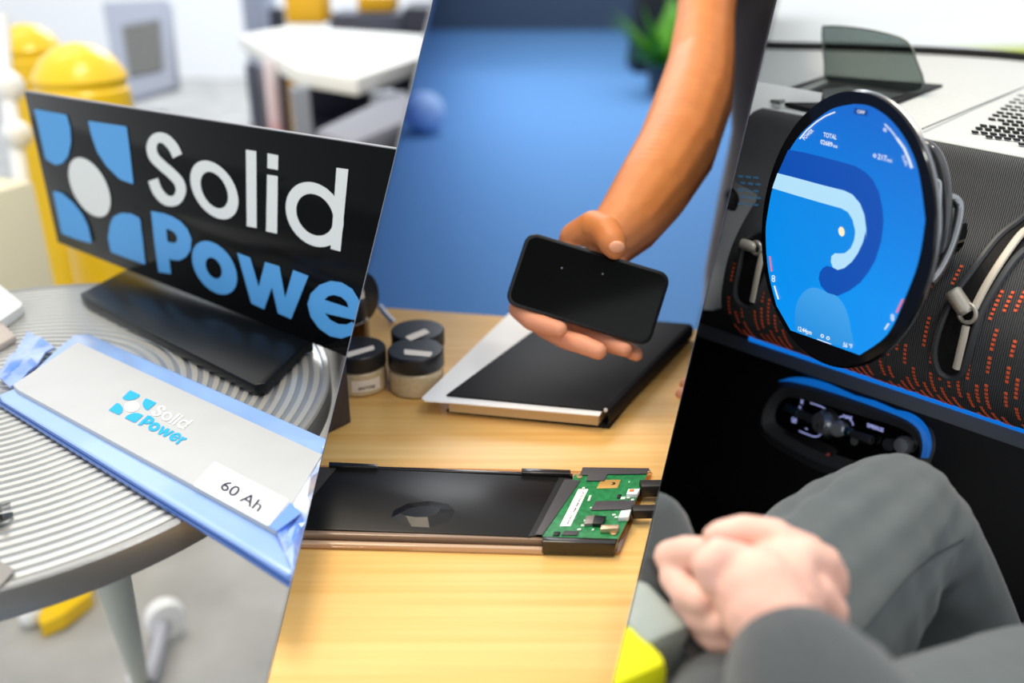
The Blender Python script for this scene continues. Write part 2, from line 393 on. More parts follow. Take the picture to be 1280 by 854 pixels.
LOGO['e'] = (e_o, e_i, 'b')
LOGO['r'] = ([(462, 376), (480, 382), (480, 389), (491, 384), (503, 386), (501, 405), (489, 403), (478, 412), (474, 447), (454, 439)], None, 'b')
def add_glyph(mb, name, f, off):
    o, i, _ = LOGO[name]
    if name == 'e':                                       # counter is a hole: bridge by tessellating both loops
        P = [f(*p) for p in o]; Q = [f(*p) for p in i]
        # flatten with local axes so that holes tessellate
        tri = tessellate_polygon([P, Q]); mb.add(P + Q, tri)
    elif i is not None: mb.ring([f(*p) for p in o], [f(*p) for p in i])
    else: mb.poly([f(*p) for p in o])
NICE = {'petal0': 'logo_petal', 'petal1': 'logo_petal', 'petal2': 'logo_petal', 'petal3': 'logo_petal', 'disc': 'logo_disc'}
words = {'white_word': ['S', 'o1', 'l', 'i', 'dot', 'd', 'dstem'], 'blue_word': ['Pstem', 'Pbowl', 'o2', 'w', 'e']}
for nme in ('petal0', 'petal1', 'petal2', 'petal3', 'disc'):
    mb = MB(); add_glyph(mb, nme, lambda x, y: SP(x, y, .0006), 0)
    obj(NICE[nme], mb, WH if nme == 'disc' else BL, sign, smooth=False)
for wn, names in words.items():
    for j, nme in enumerate(names):
        mb = MB(); add_glyph(mb, nme, lambda x, y, l=.0006 + .00002 * j: SP(x, y, l), 0)
        obj('letter', mb, WH if wn[0] == 'w' else BL, sign, smooth=False)

# --- pouch cell
ZP = ZA + .013
pouch = thing('pouch_cell', 'silver grey battery pouch cell in clear blue film hanging over the table edge', 'battery', UZ(200, 550, ZA + .0015))
FILM = mat('blue_film', '#86abe8', .2, spec=.5, noise=((14, 14, 14), .45), col2='#9dbcf0', coat=.5)
CELL = mat('cell_foil', '#b6babe', .5, spec=.4, noise=(25, .5), col2='#bfc3c6')
sl = [UZ(x, y, ZP - .004) for x, y in ((92, 416.5), (407, 546.5), (430, 556), (388, 744), (362, 721), (0, 497), (16, 481))]
slv = [UZ(x, y, ZP - .0045) for x, y in ((110, 416), (92, 418), (70, 436), (20, 484), (-2, 493), (2, 500), (360, 719), (372, 712), (404, 560), (450, 566))]
obj('film_sleeve', MB().prism(slv, ez * -.0065), FILM, pouch, bevel=.0025, seg=3)
obj('cell_body', MB().prism([UZ(x, y, ZP) for x, y in ((97, 427), (16, 481), (22, 487), (345, 663), (403, 568))], ez * -.008), CELL, pouch, bevel=.0008)
edge = MB()
for dz, dy in ((.0035, 0), (.0005, 2)):
    edge.tube([UZ(x, y + dy, ZP - .0045) - ez * (.0065 - dz) for x, y in ((-8, 492), (60, 534), (180, 608), (300, 681), (364, 722))], .0017, 8)
obj('film_fold', edge, mat('deep_blue_film', '#1f57a8', .15, coat=.6), pouch)
# crinkled right end and the clear tab at the left end
CR = mat('crinkled_film', '#6f9cf0', .1, spec=.8, coat=.8, noise=((16, 16, 16), .12), col2='#eef4ff')
random.seed(3); rows = []
for i in range(8):
    a = V((345 + 58 * i / 7, 664 - 96 * i / 7, 0)); b = V((378 + 34 * i / 7, 744 - 150 * i / 7, 0)); row = []
    for j in range(7):
        p = a.lerp(b, j / 6); row.append(UZ(p.x, p.y, ZP - .001 - .006 * j / 6) + ez * random.uniform(-.004, .005) * (1 if j else 0))
    rows.append(row)
obj('crinkled_end', MB().slab(rows, ez * -.0006), CR, pouch, smooth=False)
rows = []
for i in range(6):
    a = V((-6 + 42 * i / 5, 470 - 53 * i / 5)); b = V((14 + 54 * i / 5, 485 - 53 * i / 5)); row = []
    for j in range(5):
        p = a.lerp(b, j / 4); row.append(UZ(p.x, p.y, ZP - .006) + ez * (random.uniform(-.002, .003)))
    rows.append(row)
obj('clear_tab', MB().slab(rows, ez * -.002), mat('tab_film', '#4f80e4', .12, spec=.7, coat=.8, noise=((22, 22, 22), .2), col2='#b4cbf8'), pouch, ang=20)
obj('end_strip', MB().prism([UZ(x, y, ZP + .0004) for x, y in ((363, 628), (377, 641), (346, 664), (336, 658))], ez * -.0004), mat('blue_tape', '#6f9ae8', .3), pouch)
sticker = obj('capacity_sticker', MB().prism([UZ(x, y, ZP + .0006) for x, y in corner_round([(268, 577), (361, 625), (335.5, 657.5), (241.5, 606.5)], 2)], ez * -.0004), mat('label_paper', '#f6f7f9', .6), pouch)
def TQ(mb, s, p0, p1, up, f): return text(mb, s, f(*p0), f(*p1) - f(*p0), f(p0[0] + up[0], p0[1] + up[1]) - f(*p0))
mb = MB(); TQ(mb, '60 Ah', (274, 610), (322.5, 640), (9.5, -10.5), lambda x, y: UZ(x, y, ZP + .0009))
obj('print', mb, mat('navy_ink', '#1b1d45', .6), sticker, smooth=False)
# printed logo: the sign's artwork mapped flat on to the cell
def homog(src, dst):
    A = []
    for (x, y), (u, v_) in zip(src, dst):
        A += [[x, y, 1, 0, 0, 0, -u * x, -u * y, -u], [0, 0, 0, x, y, 1, -v_ * x, -v_ * y, -v_]]
    return np.linalg.svd(np.array(A, float))[2][-1].reshape(3, 3)
Hs = homog([(43, 136), (159, 158), (182.5, 331), (77.5, 292)], [(0, 0), (1, 0), (1, 1), (0, 1)])
def to_cell(x, y, lift):
    q = Hs @ np.array([x, y, 1]); a, b = q[0] / q[2], q[1] / q[2]
    if a > 1.06: a = 1.06 + (a - 1.06) * .87
    X, Y = 162.6 + 33 * a - 27 * b, 487.7 + 15.8 * a + 25 * b
    return UZ(X, Y, ZP + lift)
CY = mat('cyan_ink', '#00a9f4', .5); WI = mat('white_ink', '#f4f6f8', .5)
lw = MB(); lb = MB()
for nme in ('disc',) + tuple(words['white_word']): add_glyph(lw, nme, lambda x, y: to_cell(x, y, .0005), 0)
for nme in ('petal0', 'petal1', 'petal2', 'petal3') + tuple(words['blue_word']) + ('r',): add_glyph(lb, nme, lambda x, y: to_cell(x, y, .0005), 0)
obj('white_print', lw, WI, pouch, smooth=False); obj('blue_print', lb, CY, pouch, smooth=False)

# --- odds and ends on the left edge of the table
tag(obj('tablet', MB().prism(corner_round([tuple(UZ(x, y, ZA + .012))[:2] for x, y in ((-60, 320), (29, 381), (4, 397), (-60, 425))], .012, 4) and [V((p[0], p[1], ZA + .012)) for p in corner_round([tuple(UZ(x, y, ZA + .012))[:2] for x, y in ((-70, 330), (-5, 352), (30, 380), (4, 398), (-70, 440))], .01, 4)], ez * -.0115), mat('silver_shell', '#e9ecec', .3, .3), bevel=.002), 'silver white slab with rounded corner at the left edge of the table', 'device')
tag(obj('wooden_block', MB().prism([UZ(x, y, ZA + .008) for x, y in ((-40, 398), (4, 404), (20, 419), (-10, 436), (-40, 440))], ez * -.0075), mat('taupe_block', '#b5aca6', .6), bevel=.002), 'small taupe block on the steel table below the silver slab', 'block')
mb = MB()
for dx, dy, up in ((0, 0, .012), (3, 12, .004)):
    rows = []
    for i in range(6):
        t_ = i / 5
        rows.append([UZ(-14 + 27 * t_ + dx, 632 - 4 * t_ + dy + j * (14 - 9 * t_), ZA + .002 + up * math.sin(t_ * 3) ** 2) for j in range(2)])
    mb.slab(rows, ez * -.0012)
tag(obj('torn_foil', mb, mat('dark_foil', '#6a6a68', .25, .8)), 'curled scrap of dark foil on the steel table at the left frame edge', 'foil')
tag(obj('grey_card', MB().prism([UZ(x, y, ZA + .003) for x, y in ((-30, 690), (0, 701), (18, 712), (0, 733), (-30, 740))], ez * -.0015), mat('grey_card', '#8a8784', .5)), 'grey card with a pointed corner near the front rim of the steel table', 'card')

# --- far part of the lab, all of it out of focus
def ground(x, dist, y=None):                              # point on the floor below a pixel column
    d = V((ray(x, 427 if y is None else y).x, ray(x, 427 if y is None else y).y, 0)); d.normalize(); p = d * dist; p.z = 0; return p
def bollard(px, py, dist, dia, top, label):
    c = ground(px, dist, py); r = dia / 2
    b = thing('bollard', label, 'bollard', c, 'yellow bollards behind the sign')
    obj('post', MB().lathe(c, [(r * 1.0, 0), (r * 1.0, top - r * .95)], 32), M['yellow'], b)
    obj('cap', MB().lathe(c + ez * (top - r * .95), [(r * 1.08, -.06), (r * 1.08, -.012), (r * 1.02, -.006), (r * 1.02, .004), (r * 1.08, .012), (r * 1.0, r * .32), (r * .8, r * .62), (r * .45, r * .86), (0, r * .95)], 32), M['yellow'], b)
bollard(95, 70, 2.05, .165, .955, 'wider yellow domed bollard, right one of the pair behind the sign')
bollard(34, 60, 2.55, .145, .955, 'narrower yellow domed bollard at the left, partly behind the other one')
c = ground(8, 1.75, 200); tag(obj('storage_box', MB().abox(c + V((-.155, .05, .37)), .22, .2, .74, -.4), mat('cream_board', '#e2dcc0', .7), bevel=.005), 'cream cabinet side at the far left beyond the steel table', 'cabinet')
rl = thing('railing', 'white rail post with two round joints left of the yellow bollards', 'railing', ground(22, 1.95, 200))
obj('post', MB().tube([U(38, 300, 1.9), U(17, 165, 1.95), U(5, 90, 2.0), U(2, 20, 2.0)], .016), M['white'], rl)
obj('joint', MB().ball(U(9, 108, 1.97), .035), M['white'], rl); obj('joint', MB().ball(U(21, 168, 1.93), .03), M['white'], rl)
# grey framed heater
hp = [U(x, y, 3.6) for x, y in ((126, 2), (208, -2), (219, 108), (147, 128))]
hn = (hp[1] - hp[0]).cross(hp[3] - hp[0]).normalized()
if hn.dot(hp[0] - C0) > 0: hn = -hn
ht = thing('heater', 'grey framed fan heater with dark slatted grille standing before the white wall', 'heater', V((hp[2].x, hp[2].y, 0)) * .5 + V((hp[3].x, hp[3].y, 0)) * .5)
obj('casing', MB().prism(hp, hn * -.07), mat('heater_grey', '#b4bccf', .5), ht, bevel=.01)
def hq(a, b): return hp[0].lerp(hp[1], a).lerp(hp[3].lerp(hp[2], a), b)
obj('grille', MB().prism([hq(a, b) + hn * .004 for a, b in ((.27, .26), (.86, .23), (.82, .80), (.27, .80))], hn * -.003), mat('grille_dark', '#71767e', .6), ht)
for i in range(9):
    b = .28 + i * .058; obj('slat', MB().prism([hq(.27, b) + hn * .012, hq(.85, b - .01) + hn * .012, hq(.85, b + .012) + hn * .012, hq(.27, b + .022) + hn * .012], hn * -.008), mat('slat_grey', '#a3a29e', .5) if i == 0 else bpy.data.materials['slat_grey'], ht)
obj('stand', MB().abox(V((ht.location.x, ht.location.y, .25)) , .1, .1, .5), M['grey'], ht)
# worktable with things on and under it
ZT = .78
wt = thing('worktable', 'white topped work table out of focus behind the sign', 'table', (UZ(420, 70, ZT).x, UZ(420, 70, ZT).y, 0))
tp = [UZ(x, y, ZT) for x, y in ((298, 44), (360, 33), (545, 45), (560, 60), (446, 97), (372, 86))]
obj('tabletop', MB().prism(tp, ez * -.05), mat('table_white', '#f3f2ec', .5), wt, bevel=.004)
for x, y in ((478, 92), (330, 62), (372, 88)):
    p = UZ(x, y, ZT); obj('leg', MB().abox((p.x, p.y, (ZT - .05) / 2), .07 if x == 478 else .05, .07, ZT - .05, .3), M['grey'], wt)
def crate(name, label, cat, x0, y0, x1, y1, d, depth, m, z0=None):
    a, b = U(x0, y1, d), U(x1, y0, d); h = abs(b.z - a.z)
    c = (a + b) / 2; top = max(a.z, b.z); zb = z0 if z0 is not None else min(a.z, b.z)
    return tag(obj(name, MB().abox((c.x, c.y + depth / 2, (top + zb) / 2), abs(b.x - a.x), depth, top - zb), m, bevel=.012), label, cat)
YB = mat('amber_plastic', '#f0b400', .4); DK = mat('navy_shell', '#23263a', .5); SL = mat('slate_shell', '#4f5466', .5)
crate('storage_bin', 'amber bin standing at the rear of the white work table', 'bin', 356, -12, 404, 36, 4.0, .2, YB, ZT)
crate('storage_bin', 'slate grey case with amber lid behind the white work table', 'case', 412, 16, 503, 60, 4.4, .3, SL, 0)
crate('lid', 'amber lid lying on the slate grey case', 'lid', 446, -6, 492, 15, 4.4, .25, YB)
crate('equipment_cabinet', 'dark navy cabinet at the right end behind the white work table', 'cabinet', 504, 8, 560, 60, 4.2, .4, DK, 0)
crate('equipment_rack', 'pale grey rack beside the white glare left of the work table', 'rack', 302, -20, 330, 44, 5.2, .3, mat('rack_grey', '#9da5bb', .5), 0)
crate('canister', 'small dark canister left of the amber bin', 'canister', 336, 10, 352, 40, 4.5, .1, DK, 0)
def post(name, label, cat, x0, y0, x1, y1, d, m):
    a = U((x0 + x1) / 2, y0, d); r = abs(x1 - x0) / F * d / 2; zb = max(0, U(x0, y1, d).z)
    return tag(obj(name, MB().lathe((a.x, a.y, 0), [(r, 0), (r, a.z - .01), (r * .9, a.z)], 20), m), label, cat)
post('floor_bollard', 'amber post standing under the left part of the work table', 'bollard', 358, 96, 380, 150, 3.2, YB)
post('sack', 'white sack with a red patch below the left end of the table', 'sack', 328, 74, 346, 150, 3.0, mat('sack_cloth', '#eae4e6', .8, noise=((6, 6, 3), .1), col2='#d99aa4'))
post('stool', 'slim dark stool at the left end of the work table', 'stool', 306, 80, 322, 150, 3.1, SL)
def chair(label, x, y, d, yaw):
    c = U(x, y, d); b = V((c.x, c.y, 0)); zs = min(.46, c.z)
    e1 = V((math.cos(yaw), math.sin(yaw), 0)); e2 = V((-e1.y, e1.x, 0))
    t = thing('office_chair', label, 'chair', b, 'dark chairs around the work table')
    obj('seat', MB().box(b + ez * .45, e1 * .22, e2 * .22, ez * .03), DK, t, bevel=.02)
    obj('backrest', MB().box(b + ez * .58 + e2 * .2, e1 * .2, e2 * .025, ez * .11), DK, t, bevel=.02)
    obj('stem', MB().lathe(b, [(.03, .05), (.03, .42)], 16), M['black'], t)
    for i in range(5):
        a = i * 1.257 + yaw; obj('leg', MB().tube([b + ez * .07, b + V((math.cos(a), math.sin(a), 0)) * .25 + ez * .04], .018, 8), M['black'], t)
chair('dark chair pushed under the middle of the white work table', 436, 110, 3.45, .2)
chair('dark chair at the right below the white work table', 520, 100, 3.75, .4)
bq = [UZ(x, y, .72) for x, y in ((392, 160), (505, 108), (530, 140), (440, 178))]
bn = thing('bench', 'grey padded bench just behind the right half of the sign', 'bench', (bq[0].x, bq[0].y, 0))
obj('cushion', MB().prism(bq, ez * -.09), mat('bench_grey', '#8d8f9a', .8), bn, bevel=.02)
obj('plinth', MB().prism([p - ez * .09 for p in bq], ez * -.62), mat('bench_dark', '#2d2a2c', .8), bn)
tag(obj('floor_mat', MB().prism([UZ(x, y, .012) for x, y in ((255, 250), (330, 128), (520, 150), (520, 260))], ez * -.011), mat('dark_mat', '#303038', .85)), 'dark floor mat behind the sign under the bench', 'mat')
# --- below the steel table
tag(obj('cable_cover', MB().slab([[UZ(x, y, .03) for x, y in ((44, 738), (50, 782))], [UZ(x, y, .035) for x, y in ((75, 725), (80, 768))], [UZ(x, y, .03) for x, y in ((112, 708), (114, 742))]], ez * -.028), M['yellow'], smooth=False), 'yellow strip on the floor below the front rim of the steel table', 'cable cover')
tag(obj('floor_glide', MB().ball(UZ(38, 769, .025), .02), M['white']), 'round white glide on the floor beside the yellow strip', 'glide')
st = thing('tubular_stand', 'grey tubular stand with a round white painted highlight on the floor under the pouch cell', 'stand', UZ(190, 830, 0))
pts_ = UZ(206, 772, .05)
obj('highlight', MB().lathe(pts_ , [(.002, -.018), (.03, -.018), (.034, -.01), (.034, .01), (.03, .018), (.002, .018)], 28, axis=(.5, -.8, .15)), M['white'], st)  # white disc shaped as the blurred highlight on a chair leg
obj('post', MB().tube([UZ(188, 850, .02), UZ(196, 820, .04), pts_ + V((.004, -.02, 0))], .012), mat('stand_grey', '#b3b6c2', .4), st)

# ================================================================== middle bay: wooden desk, device, notebook, jars, person with phone
BAY = 'B'
ZB = CAMZ - .435
WOOD = mat('desk_wood', '#f2c880', .38, noise=((2.6, 120, 40), .26), col2='#e2a856', spec=.35, bump=((3, 160, 60), .03))
dk = thing('desk', 'light oak desk with fine straight grain carrying the notebook and green circuit board', 'desk', (.05, .8, 0))
dp = [UZ(x, y, ZB) for x, y in ((250, 368), (960, 418), (1300, 1350), (-160, 1350))]
obj('desktop', MB().prism(dp, ez * -.03), WOOD, dk, bevel=.002)
for x, y in ((520, 420), (840, 430)):
    p = UZ(x, y, ZB); obj('leg', MB().abox((p.x, p.y - .02, (ZB - .03) / 2), .05, .05, ZB - .03), M['grey'], dk)

# --- jars
JG = mat('jar_glass', '#d9c6a4', .25, spec=.6, noise=(180, .3), col2='#c5ad84', coat=.4); LID = mat('jar_lid', '#232427', .35, spec=.35); LBL = mat('cream_label', '#efe3d3', .7)
def jar(x, y, yl, label, strip, front=None, brown=False, r=.0288, zb=None, tl=.017):
    c = UZ(x, y, ZB + .0005) if zb is None else UZ(x, y, zb)
    d = (c - C0).dot(V((0, cp, -sp)))
    top = UZ(x, yl, ZB).z
    h = .044
    j = thing('jar', label, 'jar', c, 'cosmetic jars on the desk')
    obj('glass', MB().lathe(c, [(r * .9, 0), (r * .97, .002), (r * .97, h - tl - .003), (r * .9, h - tl - .001)], 48), JG if not brown else mat('amber_glass', '#4a2a10', .15, coat=.5), j)
    obj('lid', MB().lathe(c + ez * (h - tl), [(r * .98, 0), (r, .001), (r, tl - .0015), (r * .96, tl), (0, tl)], 48), LID, j)
    zt = c.z + h + .0003
    obj('lid_label', MB().prism([UZ(px, py, zt + .0003) for px, py in corner_round(strip, 2)], ez * -.0003), LBL, j)
    if front:
        a0, a1, z0, z1 = front; rows = []
        for k in range(9):
            a = R(a0 + (a1 - a0) * k / 8); e = V((math.sin(a), -math.cos(a), 0)) * (r * .985); rows.append([c + e + ez * z0, c + e + ez * z1])
        fl = obj('front_label', MB().grid(rows), LBL, j)
        am = R((a0 + a1) / 2); e = V((math.sin(am), -math.cos(am), 0)); tx = V((math.cos(am), math.sin(am), 0))
        mb = MB(); text(mb, 'BASTUNE', c + e * (r * 1.0) - tx * .0085 + ez * (z0 + .0033), tx * .017, ez * .0032)
        if fl: obj('print', mb, M['matteblack'], fl, smooth=False)
    return j
random.seed(1)
jar(521.5, 484, 442, 'nearest right cosmetic jar with black lid and a straight cream lid label', [(505, 436.5), (541, 440), (538, 446), (505, 443)])
jar(450.5, 482, 442, 'left cosmetic jar with black lid and cream paper label on its front', [(432, 441), (467, 431.5), (468.5, 436.5), (434, 447)], front=(-8, 55, .006, .019))
jar(524, 458, 418, 'rear cosmetic jar with black lid and a slanted cream lid label', [(506, 421), (531, 411), (537.5, 415.5), (513, 426)])
# amber jars behind, one upright and one lying on it
c = UZ(433, 452, ZB + .0005)
aj = thing('amber_jar', 'dark amber glass jar behind the left cosmetic jar', 'jar', c)
obj('glass', MB().lathe(c, [(.026, 0), (.028, .002), (.028, .052), (.024, .055)], 40), mat('amber_glass', '#5a3413', .12, coat=.6, noise=(30, .2), col2='#22140a'), aj)
obj('lid', MB().lathe(c + ez * .055, [(.027, 0), (.027, .018), (0, .018)], 40), LID, aj)
c2 = U(449, 372, .995); ax = V((.8, -.55, .1)).normalized()
ab = thing('amber_bottle', 'amber jar lying on its side with a cream label across its black lid', 'jar', c2 - ez * .03)
obj('glass', MB().lathe(c2 - ax * .06, [(.024, 0), (.0265, .003), (.0265, .046), (.024, .05)], 40, axis=ax), bpy.data.materials['amber_glass'], ab)
obj('lid', MB().lathe(c2 - ax * .014, [(.028, 0), (.028, .017), (.0265, .018), (0, .018)], 40, axis=ax), LID, ab)
sd = ax.cross(ez).normalized(); upv = sd.cross(ax).normalized()
obj('lid_label', MB().box(c2 + ax * .0045, sd * .0035, upv * .016, ax * .0002), LBL, ab)
mt = UZ(478, 395, ZB + .002); 
tag(obj('tweezers', MB().tube([UZ(474, 382, ZB + .02), UZ(481, 392, ZB + .012), UZ(492, 404, ZB + .004)], .0035, 8), mat('steel_wire', '#c3c6d2', .25, 1)), 'short steel rod leaning beside the amber jars', 'tool')
# standing dark panel at the left
a, b = UZ(439, 528, ZB + .0006), UZ(380, 557, ZB + .0006); th = (b - a).cross(ez).normalized() * -.012
hgt = UP(435, 449, a, (b - a).cross(ez).normalized()).z - ZB
tag(obj('display_stand', MB().prism([a, b, b + ez * hgt, a + ez * hgt], th if th.y > 0 else -th), mat('stand_dark', '#35323c', .5), bevel=.001), 'dark upright board standing on the desk left of the jars', 'stand')

# --- notebook
nb = thing('notebook', 'thick black notebook with cream pages and a white sheet sticking out at its left', 'notebook', UZ(700, 480, ZB))
def NZ(z): return lambda x, y: UZ(x, y, ZB + z)
BLK = mat('black_leatherette', '#1c1919', .55, spec=.16, bump=(900, .15, .0005))
def par(f, fl, fr, br): a, b, c = f(*fl), f(*fr), f(*br); return [a, b, c, a + (c - b)]
low = par(NZ(.0035), (558, 512), (762, 533), (865, 409)); obj('back_cover', MB().prism(low, ez * -.003), BLK, nb, bevel=.0008)
pg = par(NZ(.0165), (561, 500), (748, 517), (850, 409)); obj('pages', MB().prism(pg, ez * -.0130), mat('page_edges', '#d8bb8c', .8, noise=((1, 1, 1800), .4), col2='#c9a877'), nb)
obj('sheet', MB().prism([NZ(.0182)(x, y) for x, y in ((527, 497.5), (531, 501), (561, 503), (749, 519.5), (754, 512), (700, 440), (672, 386), (640, 388))], ez * -.0012), M['paper'], nb)
top = par(NZ(.0205), (557.5, 493.5), (756, 512.5), (862, 404.5)); obj('front_cover', MB().prism(top, ez * -.0018), BLK, nb, bevel=.0007)
sp_ = MB(); n_ = 6; rows = []
e_sp = (top[1] - top[0]).normalized()
for i in range(n_ + 1):
    a = -math.pi / 2 + math.pi * i / n_; o_ = e_sp * (.0055 * math.cos(a)) + ez * (.0099 * math.sin(a) + .0101)
    q0 = V((top[1].x, top[1].y, ZB)) + o_ ; q1 = V((top[2].x, top[2].y, ZB)) + o_; rows.append([q0, q1])
sp_.slab(rows, -e_sp * .0015); obj('spine', sp_, BLK, nb)
obj('corner_wear', MB().ball(NZ(.0195)(757, 513), .0022, seg=8, rings=6), mat('worn_corner', '#cfc6bd', .8), nb)

# --- battery cell in its clear carrier with circuit board
dv = thing('battery_module', 'flat black battery cell in a clear carrier with a green circuit board at its right', 'battery', UZ(580, 640, ZB))
ZD = .0105
E4 = lambda pts: [UZ(360 + x / 4.923, 560 + y / 4.923, ZB + ZD) for x, y in pts]
E5 = lambda pts, l=0: [UZ(600 + x / 4.923, 560 + y / 4.923, ZB + ZD + l) for x, y in pts]
CLR = glass('clear_acrylic', '#f3e3cd', .16, .05)
def PX(pts, z): return [UZ(x, y, ZB + z) for x, y in pts]
obj('carrier', MB().prism(PX(((384, 581), (816, 590), (775, 690), (340, 682)), .0035), ez * -.003), CLR, dv, bevel=.001)
CB = mat('cell_black', '#151414', .34, spec=.22)
obj('cell', MB().prism(PX(((400, 584), (427, 584.5), (700, 596.5), (662, 671), (372, 660)), ZD), ez * -.0068), CB, dv, bevel=.0008)
obj('side_film', MB().prism(PX(((372, 583), (421, 584.5), (352, 668), (330, 660)), ZD + .0006), ez * -.0006), mat('film_brown_grey', '#3b352f', .45), dv)
obj('border', MB().prism(PX(((699, 597), (714, 598), (674, 669), (660, 671)), ZD + .0003), ez * -.0006), mat('border_black', '#060606', .5), dv)
FX = mat('flex_tape', '#454245', .5)
CLP = mat('clip_black', '#1a1614', .25, spec=.5, coat=.3)
for q in (((411, 577), (472, 580), (472, 584), (411, 582)), ((652, 585), (713.5, 587), (713, 592.5), (652, 590.5))):
    obj('clip', MB().prism(PX(q, ZD + .003), ez * -.011), CLP, dv, bevel=.0008)
RB = mat('copper_rail', '#8f7560', .25, spec=.6, coat=.5)
obj('rail', MB().prism(PX(((362, 662), (680, 671.5), (678, 675), (360, 666)), ZD - .001), ez * -.006), RB, dv, bevel=.0006)
obj('lower_rail', MB().prism(PX(((350, 674), (680, 683), (680, 687), (348, 678)), .0055), ez * -.0050), mat('clear_rail', '#c9a88a', .15, spec=.6, coat=.5), dv, bevel=.0006)
obj('upper_rail', MB().prism(PX(((424, 581), (716, 592), (716, 595), (424, 584)), ZD + .0006), ez * -.004), CLP, dv, bevel=.0005)
gem_o = [(635, 430), (650, 385), (740, 340), (880, 326), (985, 345), (1028, 385), (995, 450), (870, 490), (760, 484), (665, 458)]
gem_i = [(690, 425), (740, 398), (790, 385), (860, 378), (905, 382), (940, 398), (915, 430), (860, 448), (790, 450), (725, 440)]
a = E4(gem_o); b = [p + ez * .0035 for p in E4(gem_i)]
gm = MB().ring(a, b); gm.add(b, [tuple(range(len(b)))])
obj('lens', gm, mat('lens_black', '#0b0b0d', .3, spec=.3), dv, smooth=False)
pc = obj('circuit_board', MB().prism(E5([(583, 165), (1040, 132), (985, 255), (955, 330), (925, 400), (895, 470), (850, 560), (383, 545)], .0012), ez * -.0022), mat('pcb_green', '#1f8a4c', .35, noise=(220, .12), col2='#176f3c', coat=.3), dv)
def on(name, pts, m, z0, h, par_=None, bev=.0003): return obj(name, MB().prism(E5(pts, .0012 + z0 + h), ez * -h), m, par_ or pc, bevel=bev)
on('flex_tape', [(520, 192), (620, 200), (385, 535), (340, 530)], FX, .0002, .0006)
on('upper_tape', [(632, 118), (1042, 124), (1025, 158), (785, 160), (765, 200), (655, 200), (665, 165), (615, 165)], FX, .0003, .0010)
on('gold_pad', [(745, 197), (868, 195), (845, 247), (717, 249)], mat('gold_pad', '#d9a85a', .35, .4), .0001, .0003)
on('pad_mark', [(808, 210), (832, 213), (834, 222), (820, 228), (806, 226), (822, 219)], M['matteblack'], .0004, .0001, bev=0)
on('board_label', [(605, 253), (667, 253), (557, 481), (490, 481)], M['paper'], .0001, .0002)
mb = MB()
for q in ((620, 300), (588, 365), (548, 440)):
    p0, p1 = E5([(q[0] - 6, q[1] + 30), (q[0] + 22, q[1] - 28)], .0018); pu = E5([(q[0] - 24, q[1] + 28)], .0018)[0]
    text(mb, {620: 'PCC2', 588: 'PM R8', 548: '50-07'}[q[0]], p0, p1 - p0, (pu - p0) * .55)
obj('label_print', mb, mat('grey_ink', '#55555a', .8), pc, smooth=False)
on('centre_tape', [(710, 327), (962, 320), (937, 376), (683, 382)], FX, .0002, .0008)
on('chip_silver', [(655, 418), (706, 412), (694, 464), (640, 466)], mat('chip_silver', '#9d918c', .35, .5), 0, .003)
on('chip', [(708, 414), (778, 420), (752, 467), (692, 464)], M['black'], 0, .0035)
on('crystal', [(745, 470), (860, 470), (852, 495), (738, 497)], mat('crystal_can', '#e3c4a0', .25, .6), 0, .0045, bev=.001)
on('terminal', [(912, 252), (985, 250), (968, 283), (900, 284)], M['white'], 0, .004)
on('terminal_core', [(922, 254), (950, 253), (944, 266), (918, 267)], mat('orange_core', '#e07a22', .4), .004, .0006)
on('terminal', [(868, 385), (930, 378), (915, 425), (850, 428)], M['white'], 0, .004)
random.seed(5); n = 0
for (x, y, w_, h_, cc) in ((868, 300, 30, 14, 'w'), (905, 296, 22, 12, 'w'), (930, 312, 20, 10, 'w'), (850, 285, 22, 20, 'd'), (640, 440, 26, 10, 'w'), (622, 470, 24, 9, 'w'), (600, 495, 24, 9, 'w'), (815, 405, 22, 9, 'w'), (830, 420, 20, 9, 'w'), (630, 240, 18, 12, 'w'), (678, 362, 12, 8, 'w'), (690, 497, 14, 9, 'w'), (915, 204, 9, 7, 'w'), (672, 290, 16, 34, 'w'), (455, 515, 40, 20, 'd')):
    on('component', [(x, y), (x + w_, y - 1), (x + w_ - h_ * .35, y + h_), (x - h_ * .35, y + h_ + 1)], mat('component_pale', '#cfe0cf', .5) if cc == 'w' and n == 0 else (bpy.data.materials['component_pale'] if cc == 'w' else M['black']), 0, .0012); n += 1
for x, y in ((820, 526), (612, 180), (1032, 145)):
    p = E5([(x, y)], .0013)[0]; obj('rivet', MB().lathe(p, [(.0026, 0), (.0026, .0008), (.0013, .0010), (.0012, .0004)], 18), mat('brass', '#d8b888', .3, .8), pc)
on('bottom_tape', [(520, 508), (610, 510), (600, 535), (500, 535)], FX, .0002, .0008)
obj('end_bar', MB().prism(E5([(385, 543), (852, 560), (832, 590), (382, 575)], .003), ez * -.0118), CLP, dv, bevel=.0008)
for ya, yb, x0, x1, lbl in ((.0, 0, 0, 0, ''),): pass
CBL = mat('cable_black', '#1f1b1a', .45)
def cable(q, label):
    a = UZ(q[0], q[1], ZB + .011); b = UZ(q[2], q[3], ZB + .010); d = (b - a).normalized(); e = d.cross(ez).normalized()
    t_ = tag(obj('cable', MB().box((a + b) / 2, (b - a) / 2, e * q[4], ez * q[5]), CBL, bevel=.0012), label, 'cable', 'cables leaving the circuit board'); return t_
cable((800, 611, 860, 610, .0052, .0056), 'upper flat black cable leaving the green circuit board to the right')
cable((790, 640, 860, 639, .0044, .0042), 'lower flat black cable leaving the green circuit board to the right')

